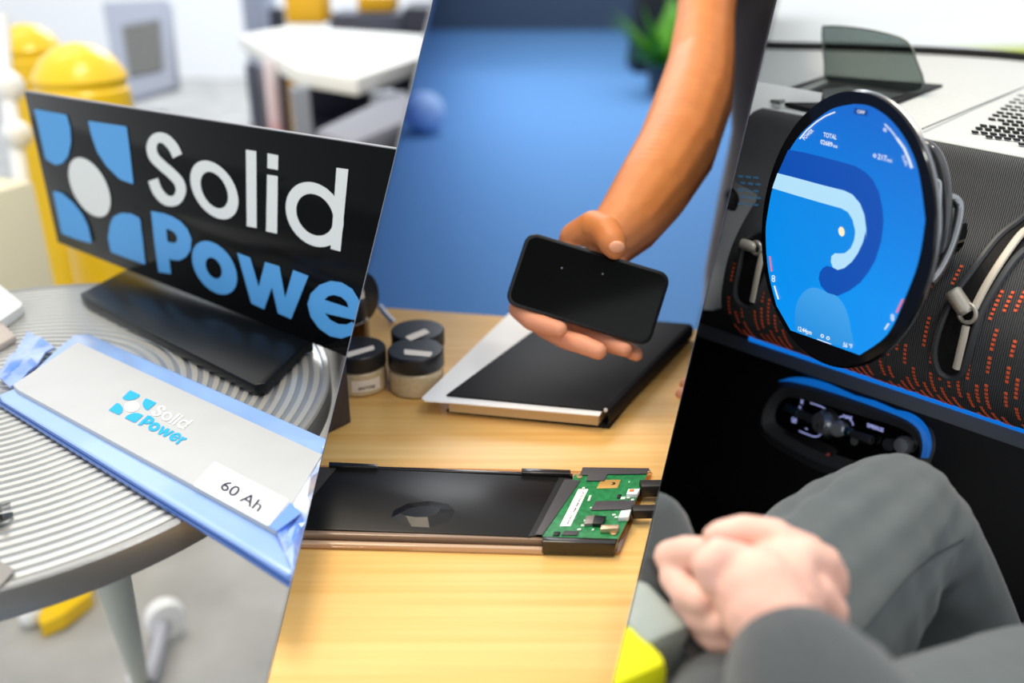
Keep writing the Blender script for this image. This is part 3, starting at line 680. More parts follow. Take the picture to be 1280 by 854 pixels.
# --- phone
PD = .87
ph = [U(x, y, PD) for x, y in ((660, 288.5), (840, 343), (811.5, 434.5), (630, 379))]
pn = (ph[1] - ph[0]).cross(ph[3] - ph[0]).normalized()
if pn.dot(C0 - ph[0]) < 0: pn = -pn
def bil(q, u, v_): return q[0].lerp(q[1], u).lerp(q[3].lerp(q[2], u), v_)
def rq(q, inset, r, lift): # rounded plate on a quad
    W, H = (q[1] - q[0]).length, (q[3] - q[0]).length
    return [bil(q, x / W, y / H) + pn * lift for x, y in rrect(inset, inset, W - inset, H - inset, r)]
phone = thing('phone', 'black phone with dark glossy screen held up in the hand', 'phone', (ph[2] + ph[3]) / 2)
obj('case', MB().prism(rq(ph, 0, .011, 0), pn * -.009), mat('phone_case', '#121317', .3, spec=.35), phone, bevel=.0016, seg=3)
obj('screen', MB().prism(rq(ph, .0032, .009, .0005), pn * -.0006), mat('phone_screen', '#060606', .08, spec=.22), phone)
for u, v_ in ((.29, .34), (.56, .26)): obj('dust_speck', MB().ball(bil(ph, u, v_) + pn * .0006, .0008, seg=8, rings=6), M['grey'], phone)
bt = bil(ph, .38, 0); obj('side_button', MB().box(bt - pn * .004, (ph[1] - ph[0]).normalized() * .006, (ph[0] - ph[3]).normalized() * .0010, pn * .0014), mat('button_steel', '#5d6675', .25, .8), phone, bevel=.0004)

# --- person behind the desk
pr_ = thing('person', 'person in a dark grey T-shirt behind the desk holding out a black phone', 'person', (U(1000, 300, 1.40).x, U(1000, 300, 1.40).y, 0))
SKIN = mat('warm_skin', '#cf8345', .5, noise=(35, .35), col2='#bd6f36', spec=.35, bump=(240, .12, .0006))
_nt = SKIN.node_tree; _p = _nt.nodes['Principled BSDF']; _src = _p.inputs['Base Color'].links[0].from_socket   # hands are pinker than the tanned arm
_tc = _nt.nodes.new('ShaderNodeNewGeometry'); _sx = _nt.nodes.new('ShaderNodeSeparateXYZ'); _mr = _nt.nodes.new('ShaderNodeMapRange'); _mx = _nt.nodes.new('ShaderNodeMix')
_mr.inputs[1].default_value, _mr.inputs[2].default_value = .90, .83; _mx.data_type = 'RGBA'; _mx.inputs[7].default_value = lin('#e29a78')
_nt.links.new(_tc.outputs['Position'], _sx.inputs[0]); _nt.links.new(_sx.outputs[2], _mr.inputs[0]); _nt.links.new(_mr.outputs[0], _mx.inputs[0])
_nt.links.new(_src, _mx.inputs[6]); _nt.links.new(_mx.outputs[2], _p.inputs['Base Color'])
SKIN.node_tree.nodes['Principled BSDF'].inputs['Subsurface Weight'].default_value = .12
SKIN.node_tree.nodes['Principled BSDF'].inputs['Subsurface Radius'].default_value = (.01, .004, .002)
b = MB()
b.chain([(U(900, -210, 1.32), .055), (U(890, -60, 1.27), .043), (U(882, 20, 1.21), .039), (U(876, 85, 1.14), .043), (U(866, 130, 1.08), .0465), (U(845, 188, 1.01), .0450), (U(814, 238, .96), .0405), (U(787, 276, .93), .0345), (U(764, 299, .915), .0290)])
# palm behind the phone
for (x, y, d, r) in ((742, 320, .905, .024), (715, 330, .90, .020), (735, 350, .90, .020), (700, 350, .895, .018), (725, 375, .895, .018), (690, 368, .893, .017), (756, 335, .905, .022)): b.ball(U(x, y, d), r)
b.chain([(U(742, 320, .905), .022), (U(690, 368, .893), .017)]); b.chain([(U(748, 330, .905), .022), (U(725, 378, .893), .018)])
# thumb over the top edge
b.chain([(U(722, 300, .905), .019), (U(742, 284, .885), .0165), (U(757, 289, .868), .0150), (U(765, 302, .856), .0138), (U(769, 310, .854), .0112)])
# four unequal curled fingers
b.chain([(U(672, 372, .893), .0120), (U(648, 386, .888), .0102), (U(664, 401, .878), .0096), (U(684, 408, .869), .0090), (U(699, 412, .862), .0080)])
b.chain([(U(694, 380, .897), .0120), (U(678, 409, .895), .0098), (U(706, 424, .882), .0098), (U(728, 431, .870), .0096), (U(748, 439, .862), .0086)])
b.chain([(U(715, 385, .902), .0115), (U(722, 414, .903), .0092), (U(748, 424, .892), .0092), (U(766, 431, .882), .0088), (U(781, 437, .876), .0078)])
b.chain([(U(738, 388, .901), .011), (U(752, 420, .899), .0090), (U(778, 434, .893), .0082), (U(795, 443, .888), .0074)])
# trunk, shoulders and the other arm reaching down to the desk
b.chain([(U(900, -210, 1.32), .055), (U(1010, -230, 1.38), .07), (U(1030, -60, 1.40), .10), (U(1030, 150, 1.40), .105), (U(1020, 330, 1.40), .10), (U(1020, 430, 1.40), .10)])
b.chain([(U(1010, -230, 1.38), .07), (U(1150, -190, 1.36), .055), (U(1130, 100, 1.25), .045), (U(1060, 330, 1.13), .036), (U(935, 455, 1.01), .026)])
for (p0, p1, p2, r) in (((925, 458, 1.0), (880, 474, .975), (858, 481, .965), .0095), ((925, 470, .985), (880, 488, .955), (853, 494, .945), .0095), ((930, 480, .97), (885, 503, .935), (862, 509, .93), .009), ((935, 486, .96), (900, 512, .92), (882, 520, .915), .008)):
    b.chain([(U(945, 460, .99), .017), (U(*p0), r * 1.15), (U(*p1), r), (U(*p2), r * .85)])
obj('body', b, SKIN, pr_, remesh=(.0022, 4), ang=80)
nail = mat('fingernail', '#e3a07c', .3)
for (x, y, d, r) in ((771, 309, .8425, .0075),):
    obj('nail', MB().ball(U(x, y, d), r, (1, .35, .8)), nail, pr_)
SH = mat('tshirt_grey', '#544d4d', .9, spec=.1, noise=((90, 90, 60), .5), col2='#453f3f', bump=(500, .25, .001), sheen=.3)
lv = [(-240, 905), (-150, 880), (-60, 884), (0, 893), (60, 905), (110, 913), (165, 917), (205, 909), (250, 899), (290, 890), (340, 882), (385, 882), (460, 880), (560, 878)]
rows = []
for y, xl in lv:
    d = 1.40; rr = .165; cx = xl + rr * F / d; c = U(cx, y, d); row = []
    for k in range(40):
        a = 2 * math.pi * k / 40; wv = 1 + .012 * math.sin(5 * a + y * .03) + .008 * math.sin(9 * a - y * .05)
        row.append(c + V((math.cos(a) * rr * wv, math.sin(a) * .115 * wv, 0)))
    rows.append(row + [row[0]])
g = MB(); g.grid(rows); obj('tshirt', g, SH, pr_)
obj('sleeve', MB().tube([U(905, -230, 1.33), U(895, -110, 1.28), U(890, -40, 1.255)], [.075, .064, .06], 20), SH, pr_)
rows = []
for z_, rr in ((.80, .165), (.6, .16), (.3, .13), (.02, .12)):
    c = U(1028, 400, 1.40); rows.append([V((c.x + math.cos(a) * rr, c.y + math.sin(a) * rr * .75, z_)) for a in [2 * math.pi * k / 24 for k in range(25)]])
obj('trousers', MB().grid(rows), mat('dark_trousers', '#20222a', .9), pr_)

# --- hall floor beyond
bc = UZ(531, 168, 0); rb_ = .127
tag(obj('ball', MB().ball((bc.x, bc.y + rb_ * .3, rb_), rb_, seg=32, rings=20), mat('blue_ball', '#a9c8f4', .6)), 'blue ball lying on the blue carpet far behind the desk', 'ball')
pc_ = UZ(905, 95, 0)
cb = thing('black_cabinet', 'black cabinet far back on the blue carpet beside the arm', 'cabinet', (pc_.x, pc_.y, 0))
cw = UZ(792, 92, 0); cx1 = UZ(990, 92, 0)
obj('carcass', MB().prism([cw, cx1, cx1 + ez * 1.4, cw + V((.10, 0, 1.4))], V((0, .6, 0))), mat('cabinet_black', '#0b0c0f', .6), cb, bevel=.01)
pl = thing('potted_plant', 'green bushy plant in a dark pot in front of the black cabinet', 'plant', UZ(826, 120, 0))
pp = UZ(826, 118, 0)
obj('pot', MB().lathe(pp, [(.09, 0), (.12, .2), (.12, .22), (.10, .22), (.10, .19)], 24), mat('pot_dark', '#4a5660', .7), pl)
random.seed(11); LF = mat('leaf_green', '#5fa51c', .5, noise=(8, .3), col2='#44801a')
for i in range(46):
    a = random.uniform(0, 6.28); el = random.uniform(.2, 1.35); L_ = random.uniform(.35, .62)
    d = V((math.cos(a) * math.cos(el), math.sin(a) * math.cos(el), math.sin(el))); s_ = d.cross(ez).normalized() * .06; p0 = pp + ez * .2
    q = [p0, p0 + d * L_ * .5 + s_, p0 + d * L_ - ez * .03, p0 + d * L_ * .5 - s_]
    obj('leaf', MB().slab([[q[0], q[1]], [q[3], q[2]]], d.cross(s_).normalized() * .003), LF, pl, smooth=False)

# ================================================================== right bay: inside a car
BAY = 'C'
from mathutils.bvhtree import BVHTree
eL, eF = V((-.559, .829, 0)).normalized(), V((.829, .559, 0)).normalized()
def CP(u, v, z): return C0 + eL * u + eF * v + ez * z
prof = spline([(.752, -.165), (.742, -.170), (.730, -.190), (.712, -.215), (.678, -.245), (.654, -.280), (.644, -.315), (.644, -.345), (.660, -.370), (.685, -.385), (.698, -.391)], 6, False)
ledA, ledB = UZ(952, 424.5, CAMZ - .391), UZ(1280, 533.5, CAMZ - .391)
uA, vA = (ledA - C0).dot(eL), (ledA - C0).dot(eF); uB, vB = (ledB - C0).dot(eL), (ledB - C0).dot(eF)
def vled(u): return vA + (vB - vA) * (u - uA) / (uB - uA)
def voff(u, z): return (vled(u) - .698) * min(1, max(0, (-.165 - z) / .226)) ** 1.5
def dash(x, y, lift=0):
    r = ray(x, y); rv, rz, ru = r.dot(eF), r.z, r.dot(eL); u = .4
    for _ in range(6):
        best = None
        for (v0, z0), (v1, z1) in zip(prof, prof[1:]):
            a0, a1 = v0 + voff(u, z0), v1 + voff(u, z1)
            den = rv * (z1 - z0) - rz * (a1 - a0)
            if abs(den) < 1e-9: continue
            t_ = (a0 * (z1 - z0) - z0 * (a1 - a0)) / den; s_ = (t_ * rz - z0) / (z1 - z0) if abs(z1 - z0) > 1e-9 else (t_ * rv - a0) / (a1 - a0)
            if -.02 <= s_ <= 1.02 and t_ > 0 and (best is None or t_ < best[0]): best = (t_, (a1 - a0, z1 - z0))
        if best is None: return C0 + r * .75, -eF
        u = ru * best[0]
    dv_, dz_ = best[1]; n = (eF * dz_ + ez * (-dv_)).normalized()
    if n.dot(r) > 0: n = -n
    return C0 + r * best[0] + n * lift, n
def D(x, y, l=0): return dash(x, y, l)[0]
KNIT = knit('knit_fabric', '#5f6163', '#1a1a1d', .0016, R(34))
dsh = thing('dashboard', 'dark knit covered dashboard with orange dashes and a pale perforated top', 'dashboard', CP(.35, .75, -.39))
rows = []
for v_, z_ in prof:
    ue = .82 if z_ > -.205 else (.596 if z_ < -.235 else .596 + (.82 - .596) * (z_ + .235) / .03)
    row = [CP(u, v_ + voff(u, z_), z_) for u in [-.55 + (ue + .546) * k / 46 for k in range(47)]]
    row += [CP(ue, v_ + voff(ue, z_) + .006, z_), CP(ue, v_ + voff(ue, z_) + .10, z_)]
    rows.append(row)
obj('fabric_front', MB().grid(rows), KNIT, dsh, ang=70)
ZT_ = -.160
cow = [(860, 54), (955, 60.5), (1060, 63), (1150, 67), (1220, 71), (1280, 76), (1420, 92), (1700, 140), (2300, 300)]
cowl = spline([tuple(UZ(x, y, CAMZ + ZT_)) for x, y in cow], 5, False); n = len(cowl)
front = [CP(.95 - 1.5 * i / (n - 1), .752, -.165) for i in range(n)]
TOPM = mat('dash_top_weave', '#cccfce', .75, spec=.3, noise=((260, 260, 260), .45), col2='#b8bcbc', bump=(500, .25, .001))
obj('dash_top', MB().slab([[f.lerp(V(c), s_) for s_ in (0, .02, .25, .5, .75, 1)] for f, c in zip(front, cowl)], ez * -.004), TOPM, dsh, ang=60)
TZ = lambda x, y, l=.0006: UZ(x, y, CAMZ - .1625 + l)
seam = MB().tube([TZ(1153, 161, .001), TZ(1215, 135, .001), TZ(1290, 105, .001)], .0009, 6); obj('top_seam', seam, mat('seam_grey', '#8d9191', .8), dsh)
obj('front_seam', MB().tube([CP(u, .7505, -.1655) for u in (.9, .6, .3, .02)], .0012, 6), mat('seam_pale', '#b9bcbb', .7), dsh)
gr = MB()
for i in range(-11, 6):
    for j in range(0, 8):
        x = 1219 + 11.5 * j + (5.5 if i % 2 else 0) + i * .5; y = 164 + i * 4.6 + j * 1.2
        lo = 164 - (x - 1208) * .66; hi = 163 + (x - 1208) * .24
        if lo - 1 < y < hi and x < 1300 and not (i % 3 == 0 and j < 3 and i < -1):
            gr.prism([TZ(x - 4.6, y - 1.3, .0004), TZ(x + 3.6, y - .2, .0004), TZ(x + 4.6, y + 1.5, .0004), TZ(x - 3.6, y + .4, .0004)], ez * -.0012)
o = obj('speaker_slots', gr, M['matteblack'], dsh, smooth=False); o['kind'] = 'stuff'
# head-up display well and glass
hud = thing('head_up_display', 'smoked glass reflector standing in a black well on the pale dash top', 'display', TZ(1090, 115))
well = [(949, 121), (1032, 94), (1179, 105.5), (1117, 128), (1013, 135)]
obj('well', MB().prism([TZ(x, y, .003) for x, y in well], ez * -.004), M['matteblack'], hud, bevel=.001)
obj('rail', MB().prism([TZ(x, y, .006) for x, y in ((962, 124), (1030, 99), (1036, 102), (975, 127))], ez * -.003), mat('rail_grey', '#6f7672', .5), hud)
obj('inner_ramp', MB().prism([TZ(x, y, .0045) for x, y in ((1028, 112), (1060, 108), (1130, 118), (1100, 126), (1030, 124))], ez * -.0015), mat('ramp_black', '#1a1c1c', .3), hud)
gp = TZ(1092, 112); gn = (-eF * .9 + ez * .25).normalized()
gl = [UP(x, y, gp, gn) for x, y in spline([(1028, 38), (1034, 33), (1060, 34), (1092, 38.5), (1125, 47), (1138, 57), (1144, 72), (1152, 112), (1094, 117), (1037, 112), (1031, 80)], 4)]
obj('reflector_glass', MB().prism(gl, gn * -.003), glass('smoked_glass', '#b7bfbc', .07, .03), hud)
obj('glass_edge', MB().tube(gl, .0011, 6, closed=True), mat('glass_edge', '#4b5553', .3), hud)
# windscreen and cowl
struct('trim_1', MB().tube([V(c) + ez * .003 for c in cowl], .0075, 10), M['matteblack'])
ws = [[V(c) + ez * .004, V(c) - eF * .35 + ez * .30, V(c) - eF * .80 + ez * .56] for c in cowl]
struct('window_1', MB().slab(ws, (eF * .5 + ez * .86) * .004), glass('windscreen_glass', '#ffffff', .02, .0))
struct('ceiling', MB().box(CP(.1, -.55, .60), eL * 1.1, eF * .75, ez * .02), mat('headliner', '#8d9090', .9))
GR = mat('yellow_green_grass', '#cfd83c', .9, noise=(3, .3), col2='#a9bf2a')  # yellow green grass, tone varies at random
tag(obj('grass_verge', MB().prism([UZ(x, y, .03) for x, y in ((1110, 64), (1180, 61), (1300, 57), (1500, 54), (1500, 100), (1300, 82), (1180, 74), (1110, 66))], ez * -.029), GR, smooth=False), 'strip of yellow green grass outside beyond the windscreen', 'grass', kind='stuff')
struct('trim_2', MB().prism([CP(.95, .30, -.33), CP(.62, .80, -.40), CP(.62, .80, -.15), CP(.95, .30, -.05)], eL * .03), mat('door_white', '#eceeee', .6))
tag(obj('mirror_bracket', MB().prism([U(x, y, .93) for x, y in ((905, 236), (922, 240), (926, 252), (920, 266), (905, 262))], V((0, .03, 0))), M['matteblack'], bevel=.003), 'small black bracket at the far left end of the dashboard', 'bracket')
# orange dashes
random.seed(21); ost = MB(); bst = MB()
arc = [0]
for a, b_ in zip(prof, prof[1:]): arc.append(arc[-1] + math.hypot(b_[0] - a[0], b_[1] - a[1]))
def at_arc(s):
    for i in range(len(arc) - 1):
        if arc[i + 1] >= s:
            f = (s - arc[i]) / (arc[i + 1] - arc[i]); return (prof[i][0] + (prof[i + 1][0] - prof[i][0]) * f, prof[i][1] + (prof[i + 1][1] - prof[i][1]) * f)
    return prof[-1]
def project(p):
    q = p - C0; zc = q.y * cp - q.z * sp; return 640 + F * q.x / zc, 427 + F * (-q.y * sp - q.z * cp) / zc
ventL = [(932, 304), (925, 336), (920.5, 357), (922, 374), (932, 383), (943, 383), (950, 370), (965, 330), (975, 295), (950, 290)]
ventR = [(1290, 268), (1271, 279.5), (1247, 299), (1219, 335), (1195.5, 367), (1179.6, 399), (1169.6, 435), (1173.6, 461), (1187.6, 471), (1203.5, 467), (1213.5, 439), (1226, 396), (1246, 360), (1270, 325), (1300, 296)]
def inside(x, y, pg):
    c = False
    for (x0, y0), (x1, y1) in zip(pg, pg[1:] + pg[:1]):
        if (y0 > y) != (y1 > y) and x < (x1 - x0) * (y - y0) / (y1 - y0) + x0: c = not c
    return c
def stitch(mb, u, s, w_, l_):
    v_, z_ = at_arc(s); v2, z2 = at_arc(s + l_)
    p0, p1 = CP(u, v_ + voff(u, z_), z_), CP(u, v2 + voff(u, z2), z2)
    t_ = (p1 - p0); nn = eL.cross(t_).normalized()
    if nn.dot(C0 - p0) < 0: nn = -nn
    a, b_ = eL * w_ / 2, nn * .0007
    q = [p0 - a, p0 + a, p1 + a, p1 - a]
    mb.add([x - b_ for x in q] + [x + b_ for x in q], [(4, 5, 6, 7), (0, 1, 5, 4), (1, 2, 6, 5), (2, 3, 7, 6), (3, 0, 4, 7)])
u = .02
k = 0
while u < .59:
    s = arc[-1] - .004 - random.uniform(0, .015)
    while s > .05:
        v_, z_ = at_arc(s); f = (s / arc[-1])
        pr0 = .92 if f > .78 else (.75 if f > .62 else (.42 if f > .45 else (.14 if f > .3 else .0)))
        nst = random.choice((4, 5, 6, 7))
        if f > .9: nst = random.choice((2, 3, 4))
        if random.random() < pr0:
            for j in range(nst):
                ss = s - j * .0041
                if ss < .03: break
                vv, zz = at_arc(ss); x, y = project(CP(u, vv + voff(u, zz), zz))
                if not inside(x, y, ventL) and not inside(x, y, ventR): stitch(ost, u, ss, .0024, .0022)
        s -= nst * .0041 + random.uniform(.004, .016)
    u += .0076; k += 1
o = obj('orange_stitching', ost, mat('orange_thread', '#ff6a3c', .6), dsh, smooth=False); o['kind'] = 'stuff'
for r_ in range(5):
    for j in range(3):
        x, y = 926 + j * 9.5 + (r_ % 2) * 3, 221 + r_ * 8.5 + j * .8
        a = [D(x - 3.4, y - 1.2, .0008), D(x + 3.0, y - .6, .0008), D(x + 3.4, y + 1.6, .0008), D(x - 3.0, y + 1.0, .0008)]
        bst.poly(a)
o = obj('blue_lit_stitching', bst, mat('blue_lit_thread', '#3d83b4', .7), dsh, smooth=False)  # bluish light on these dashes is put into the thread colour
if o: o['kind'] = 'stuff'
# vents
VB = mat('vent_frame', '#3c3f43', .5); BE = mat('beige_vane', '#d3cabb', .4)
def flatbar(pts, w_, h_, l):
    q = MB(); Ls = []
    P = [dash(x, y) for x, y in pts]
    rows = []
    for i, (p, n) in enumerate(P):
        a = P[max(i - 1, 0)][0]; b_ = P[min(i + 1, len(P) - 1)][0]; t_ = (b_ - a).normalized(); sd_ = t_.cross(n).normalized()
        rows.append([p + n * l + sd_ * w_ * math.cos(a_) + n * h_ * math.sin(a_) for a_ in [math.pi * 2 * k / 10 for k in range(11)]])
    return q.grid(rows)
def vent(name, label, outline, ringpts, vane_, knob, closed):
    t = thing(name, label, 'air vent', D(*outline[len(outline) // 2]), 'air vents in the knit dashboard')
    sp_o = spline(outline, 3)
    P = [dash(x, y) for x, y in sp_o]
    cpt = sum((p for p, _ in P), V()) / len(P); cn = dash(*[sum(a) / len(a) for a in zip(*outline)])[1]
    cpt = D(*[sum(a) / len(a) for a in zip(*outline)]) 
    mx_, my_ = [sum(a_) / len(a_) for a_ in zip(*outline)]; obj('opening', MB().grid([[D(mx_ + (x - mx_) * s_, my_ + (y - my_) * s_, .0014) for x, y in sp_o + sp_o[:1]] for s_ in (.02, .25, .5, .75, 1)]), M['matteblack'], t, smooth=False)
    obj('frame', MB().tube([D(x, y, .0015) for x, y in spline(ringpts, 4, closed)], .0030, 8, closed=closed), VB, t)
    for vn in vane_: obj('vane', flatbar(spline(vn, 4, False), .0032, .0022, .004), BE, t)
    (x0, y0), (x1, y1), r0 = knob
    a, b_ = D(x0, y0, .011), D(x1, y1, .006)
    kb = obj('knob', MB().lathe(b_, [(r0 * .7, 0), (r0 * .95, .002), (r0, .003), (r0, (a - b_).length), (r0 * .8, (a - b_).length + .0015)], 24, axis=(a - b_)), mat('knob_satin', '#bdb7ab', .35, .4) if 'knob_satin' not in bpy.data.materials else bpy.data.materials['knob_satin'], t)
    obj('knob_ring', MB().tube([b_ + eL * (r0 * 1.05 * math.cos(q)) + ez * (r0 * 1.15 * math.sin(q)) for q in [2 * math.pi * k / 20 for k in range(20)]], .0018, 8, closed=True), bpy.data.materials['knob_satin'], t)
vent('air_vent', 'narrow oblong air vent with beige vane just left of the round screen', ventL, ventL, [[(956, 318), (950, 345), (944, 376)]], ((936, 308), (950, 312), .0052), True)
vent('air_vent', 'long curved air vent with beige vane and round knob right of the round screen', ventR, ventR, [[(1290, 287), (1277, 297), (1255, 327), (1235, 359), (1220, 388)], [(1211, 407), (1207, 425), (1199, 458)]], ((1199, 368), (1214, 392), .0066), True)
# blue light line and the black lower dashboard
Lp = lambda u, dv_=0, dz_=0: CP(u, vled(u) + dv_, -.391 + dz_)
us = [.60 - 1.15 * i / 24 for i in range(25)]
tag(obj('ambient_light', MB().tube([Lp(u, .001, -.003) for u in us], .0036, 8), glow('blue_led', '#0670d6', 1.0)), 'blue light line running under the edge of the knit dashboard', 'light')
con_n = (-eF * .976 + ez * .217).normalized(); con_o = CP(.4, vled(.4) + .004, -.425)
def KP(x, y, l=0): return UP(x, y, con_o, con_n) + con_n * l
def con_v(u, z):
    p = CP(u, 0, z); return (con_o - p).dot(con_n) / eF.dot(con_n)
ld = thing('lower_dashboard', 'black lower dashboard and console below the blue light line', 'dashboard', CP(.35, .75, -1.0))
us2 = [.80 - 1.35 * i / 24 for i in range(25)]
rows = [[CP(u, vled(u) + .05, -.380) for u in us2], [CP(u, vled(u) + .007, -.398) for u in us2], [CP(u, vled(u) + .003, -.412) for u in us2], [CP(u, con_v(u, -.428), -.428) for u in us2], [CP(u, con_v(u, -.56), -.56) for u in us2], [CP(u, con_v(u, -.62) + .01, -.62) for u in us2], [CP(u, .78, -.70) for u in us2], [CP(u, .84, -.93) for u in us2]]
obj('panel', MB().grid(rows), mat('soft_black', '#0d0d0f', .62, spec=.3, bump=(700, .2, .0006)), ld)
obj('trim_band', MB().grid([[CP(u, vled(u) + .0055, -.3985) for u in us2], [CP(u, vled(u) + .0015, -.4125) for u in us2]]), mat('trim_dark', '#4a4f58', .45), ld)
obj('chrome_line', MB().tube([UZ(x, y, CAMZ - .414) for x, y in ((1000, 456), (1050, 473), (1100, 490.5), (1150, 507.5), (1200, 525), (1300, 559))], .0008, 6), mat('dark_chrome', '#6d7176', .25, 1), ld)
# switch console
cs = thing('switch_console', 'pill shaped black switch console with toggles under the round screen', 'console', KP(1060, 560))
Z6 = lambda X, Y: (930 + X / 4.7407, 440 + Y / 4.7407)
Z9 = lambda X, Y: (960 + X / 5.818, 470 + Y / 5.818)
outer = spline([Z6(*p) for p in ((250, 155), (360, 148), (480, 172), (700, 245), (900, 318), (1040, 375), (1115, 450), (1138, 545), (1115, 640), (1060, 740), (960, 800), (760, 800), (560, 745), (430, 700), (300, 630), (180, 560), (105, 490), (85, 420), (115, 320), (180, 215))], 4)
inner = spline([Z6(*p) for p in ((285, 268), (350, 280), (480, 312), (700, 378), (880, 432), (980, 478), (1036, 540), (1045, 600), (1015, 665), (950, 700), (860, 700), (720, 660), (560, 610), (440, 560), (320, 500), (235, 450), (196, 410), (194, 360), (212, 310), (245, 278))], 4)
RIM = mat('console_rim', '#3b3c40', .5, spec=.4)
md = [(a[0] * .5 + b_[0] * .5, a[1] * .5 + b_[1] * .5) for a, b_ in zip(outer, inner)]
A_o = [KP(x, y, .0005) for x, y in outer]; A_m = [KP(x, y, .010) for x, y in md]; A_i = [KP(x, y, .002) for x, y in inner]
obj('rim', MB().ring(A_o, A_m).ring(A_m, A_i), RIM, cs, ang=60)
obj('face', MB().poly([KP(x, y, .0022) for x, y in inner]), M['gblack'], cs)
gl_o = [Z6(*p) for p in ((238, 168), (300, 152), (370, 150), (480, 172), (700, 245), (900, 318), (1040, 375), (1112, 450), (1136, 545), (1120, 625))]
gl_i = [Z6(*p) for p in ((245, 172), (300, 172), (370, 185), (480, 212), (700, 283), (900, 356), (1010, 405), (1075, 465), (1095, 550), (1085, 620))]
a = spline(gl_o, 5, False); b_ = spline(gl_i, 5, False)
obj('painted_rim_glow', MB().slab([[KP(x0, y0, .0075), KP((x0 + x1) / 2, (y0 + y1) / 2, .0108), KP(x1, y1, .0108)] for (x0, y0), (x1, y1) in zip(a, b_)], con_n * -.001), glow_grad('rim_glow_paint', '#07264a', '#0a62bb', 2, -.045, .01), cs, ang=70)  # blue LED light falling on the rim, painted as a graded glowing strip
DKC = mat('smoked_chrome', '#b9bcc2', .3, .75); BAR = mat('toggle_black', '#34363b', .15, spec=.6, coat=.5)
def KZ(X, Y, l=0): return KP(*Z9(X, Y), l)
def bar(name, p0, p1, r0, r1, l=.008, m=BAR): return obj(name, MB().tube([KZ(*p0, l), KZ(*p1, l)], [r0, r1], 16), m, cs, bevel=.0006)
bar('gear_toggle', (165, 222), (395, 330), .0045, .0052); bar('toggle_cap', (165, 222), (262, 266), .0047, .0048, .0085, mat('toggle_blue_tip', '#5c7f94', .2, .9))
bar('volume_lever', (575, 385), (790, 465), .0040, .0046); bar('toggle_cap', (575, 383), (640, 408), .0042, .0043, .0085, bpy.data.materials['toggle_blue_tip'])
kc = KZ(462, 342, .003)
kn = obj('dial', MB().lathe(kc, [(.0118, 0), (.0125, .002), (.0122, .009), (.0105, .012), (.0102, .014), (0, .0145)], 40, axis=con_n + eL * .35), DKC, cs)
obj('dial_ring', MB().lathe(kc, [(.0150, 0), (.0155, .003), (.0135, .005), (.0128, .004)], 40, axis=con_n + eL * .2), BAR, kn)
kt = MB(); TQ(kt, '915', (428, 378), (520, 372), (6, -44), lambda X, Y: KZ(X, Y, .0205)); obj('dial_print', kt, mat('dial_engraving', '#4c4c4e', .5), kn, smooth=False)
k2 = KZ(545, 375, .003); obj('dial_collar', MB().lathe(k2, [(.008, 0), (.0082, .010), (.006, .012), (0, .012)], 28, axis=con_n - eL * .2), DKC, cs)
ks = KZ(1010, 500, .002); obj('start_switch', MB().lathe(ks, [(.0085, 0), (.009, .004), (.007, .009), (0, .0095)], 28, axis=con_n), DKC, cs); obj('small_switch', MB().lathe(KZ(905, 495, .002), [(.007, 0), (.0074, .003), (.006, .006), (0, .0065)], 28, axis=con_n), BAR, cs)
obj('small_disc', MB().lathe(KZ(637, 472, .001), [(.0042, 0), (.0042, .002), (0, .0024)], 20, axis=con_n), mat('disc_grey', '#5d6063', .4), cs)
LED2 = glow('backlit_white', '#b4bcff', 1.1)
pr2 = MB()
for pth in ([(320, 195), (380, 215), (430, 238), (450, 262)], [(238, 398), (290, 420), (345, 440), (378, 436), (396, 424)], [(528, 316), (534, 300), (552, 292)], [(608, 318), (626, 336), (630, 360)], [(285, 378), (298, 388)]):
    pr2.poly([KZ(x, y, .0030) for x, y in ribbon(spline(pth, 4, False), 5)])
f9 = lambda X, Y: KZ(X, Y, .0030)
TQ(pr2, 'R', (252, 200), (268, 206), (4, -30), f9); TQ(pr2, 'N', (236, 236), (250, 242), (3, -22), f9); TQ(pr2, 'D/S', (184, 332), (218, 344), (4, -32), f9)
TQ(pr2, 'ENGINE', (555, 300), (620, 318), (4, -22), f9); TQ(pr2, 'EXPERIENCES', (733, 368), (850, 408), (4, -26), f9)
obj('backlit_print', pr2, LED2, cs, smooth=False)
f9b = lambda X, Y: KZ(X, Y, .0045)
lp = obj('button_strip', MB().prism([KZ(x, y, .0042) for x, y in ((70, 485), (135, 400), (390, 470), (470, 505), (520, 540), (455, 640), (380, 612), (250, 560))], con_n * -.003), mat('strip_black', '#131316', .5), cs, bevel=.0004)
icon = MB()
for (x, y, r_) in ((158, 470, 11), (172, 492, 11)): icon.ring([KZ(*p, .0046) for p in ell((x, y), (r_, 3), (-3, r_), 14)], [KZ(*p, .0046) for p in ell((x, y), (r_ * .3, 1), (-1, r_ * .3), 14)])
for pth in ([(150, 488), (182, 474)], [(255, 522), (262, 538), (292, 542)], [(270, 520), (275, 530), (300, 514)], [(255, 522), (282, 532), (300, 514)]): icon.poly([KZ(*p, .0046) for p in ribbon(pth, 7)])
obj('icons', icon, LED2, lp, smooth=False)
hz = MB(); T_ = [(468, 556), (452, 624), (388, 598)]; c_ = (436, 593)
hz.ring([KZ(*p, .0046) for p in T_], [KZ(c_[0] + (p[0] - c_[0]) * .72, c_[1] + (p[1] - c_[1]) * .72, .0046) for p in T_])
hz.ring([KZ(c_[0] + (p[0] - c_[0]) * .5, c_[1] + (p[1] - c_[1]) * .5, .0046) for p in T_], [KZ(c_[0] + (p[0] - c_[0]) * .3, c_[1] + (p[1] - c_[1]) * .3, .0046) for p in T_])
obj('hazard_triangle', hz, glow('hazard_red', '#8c3a30', .8), lp, smooth=False)

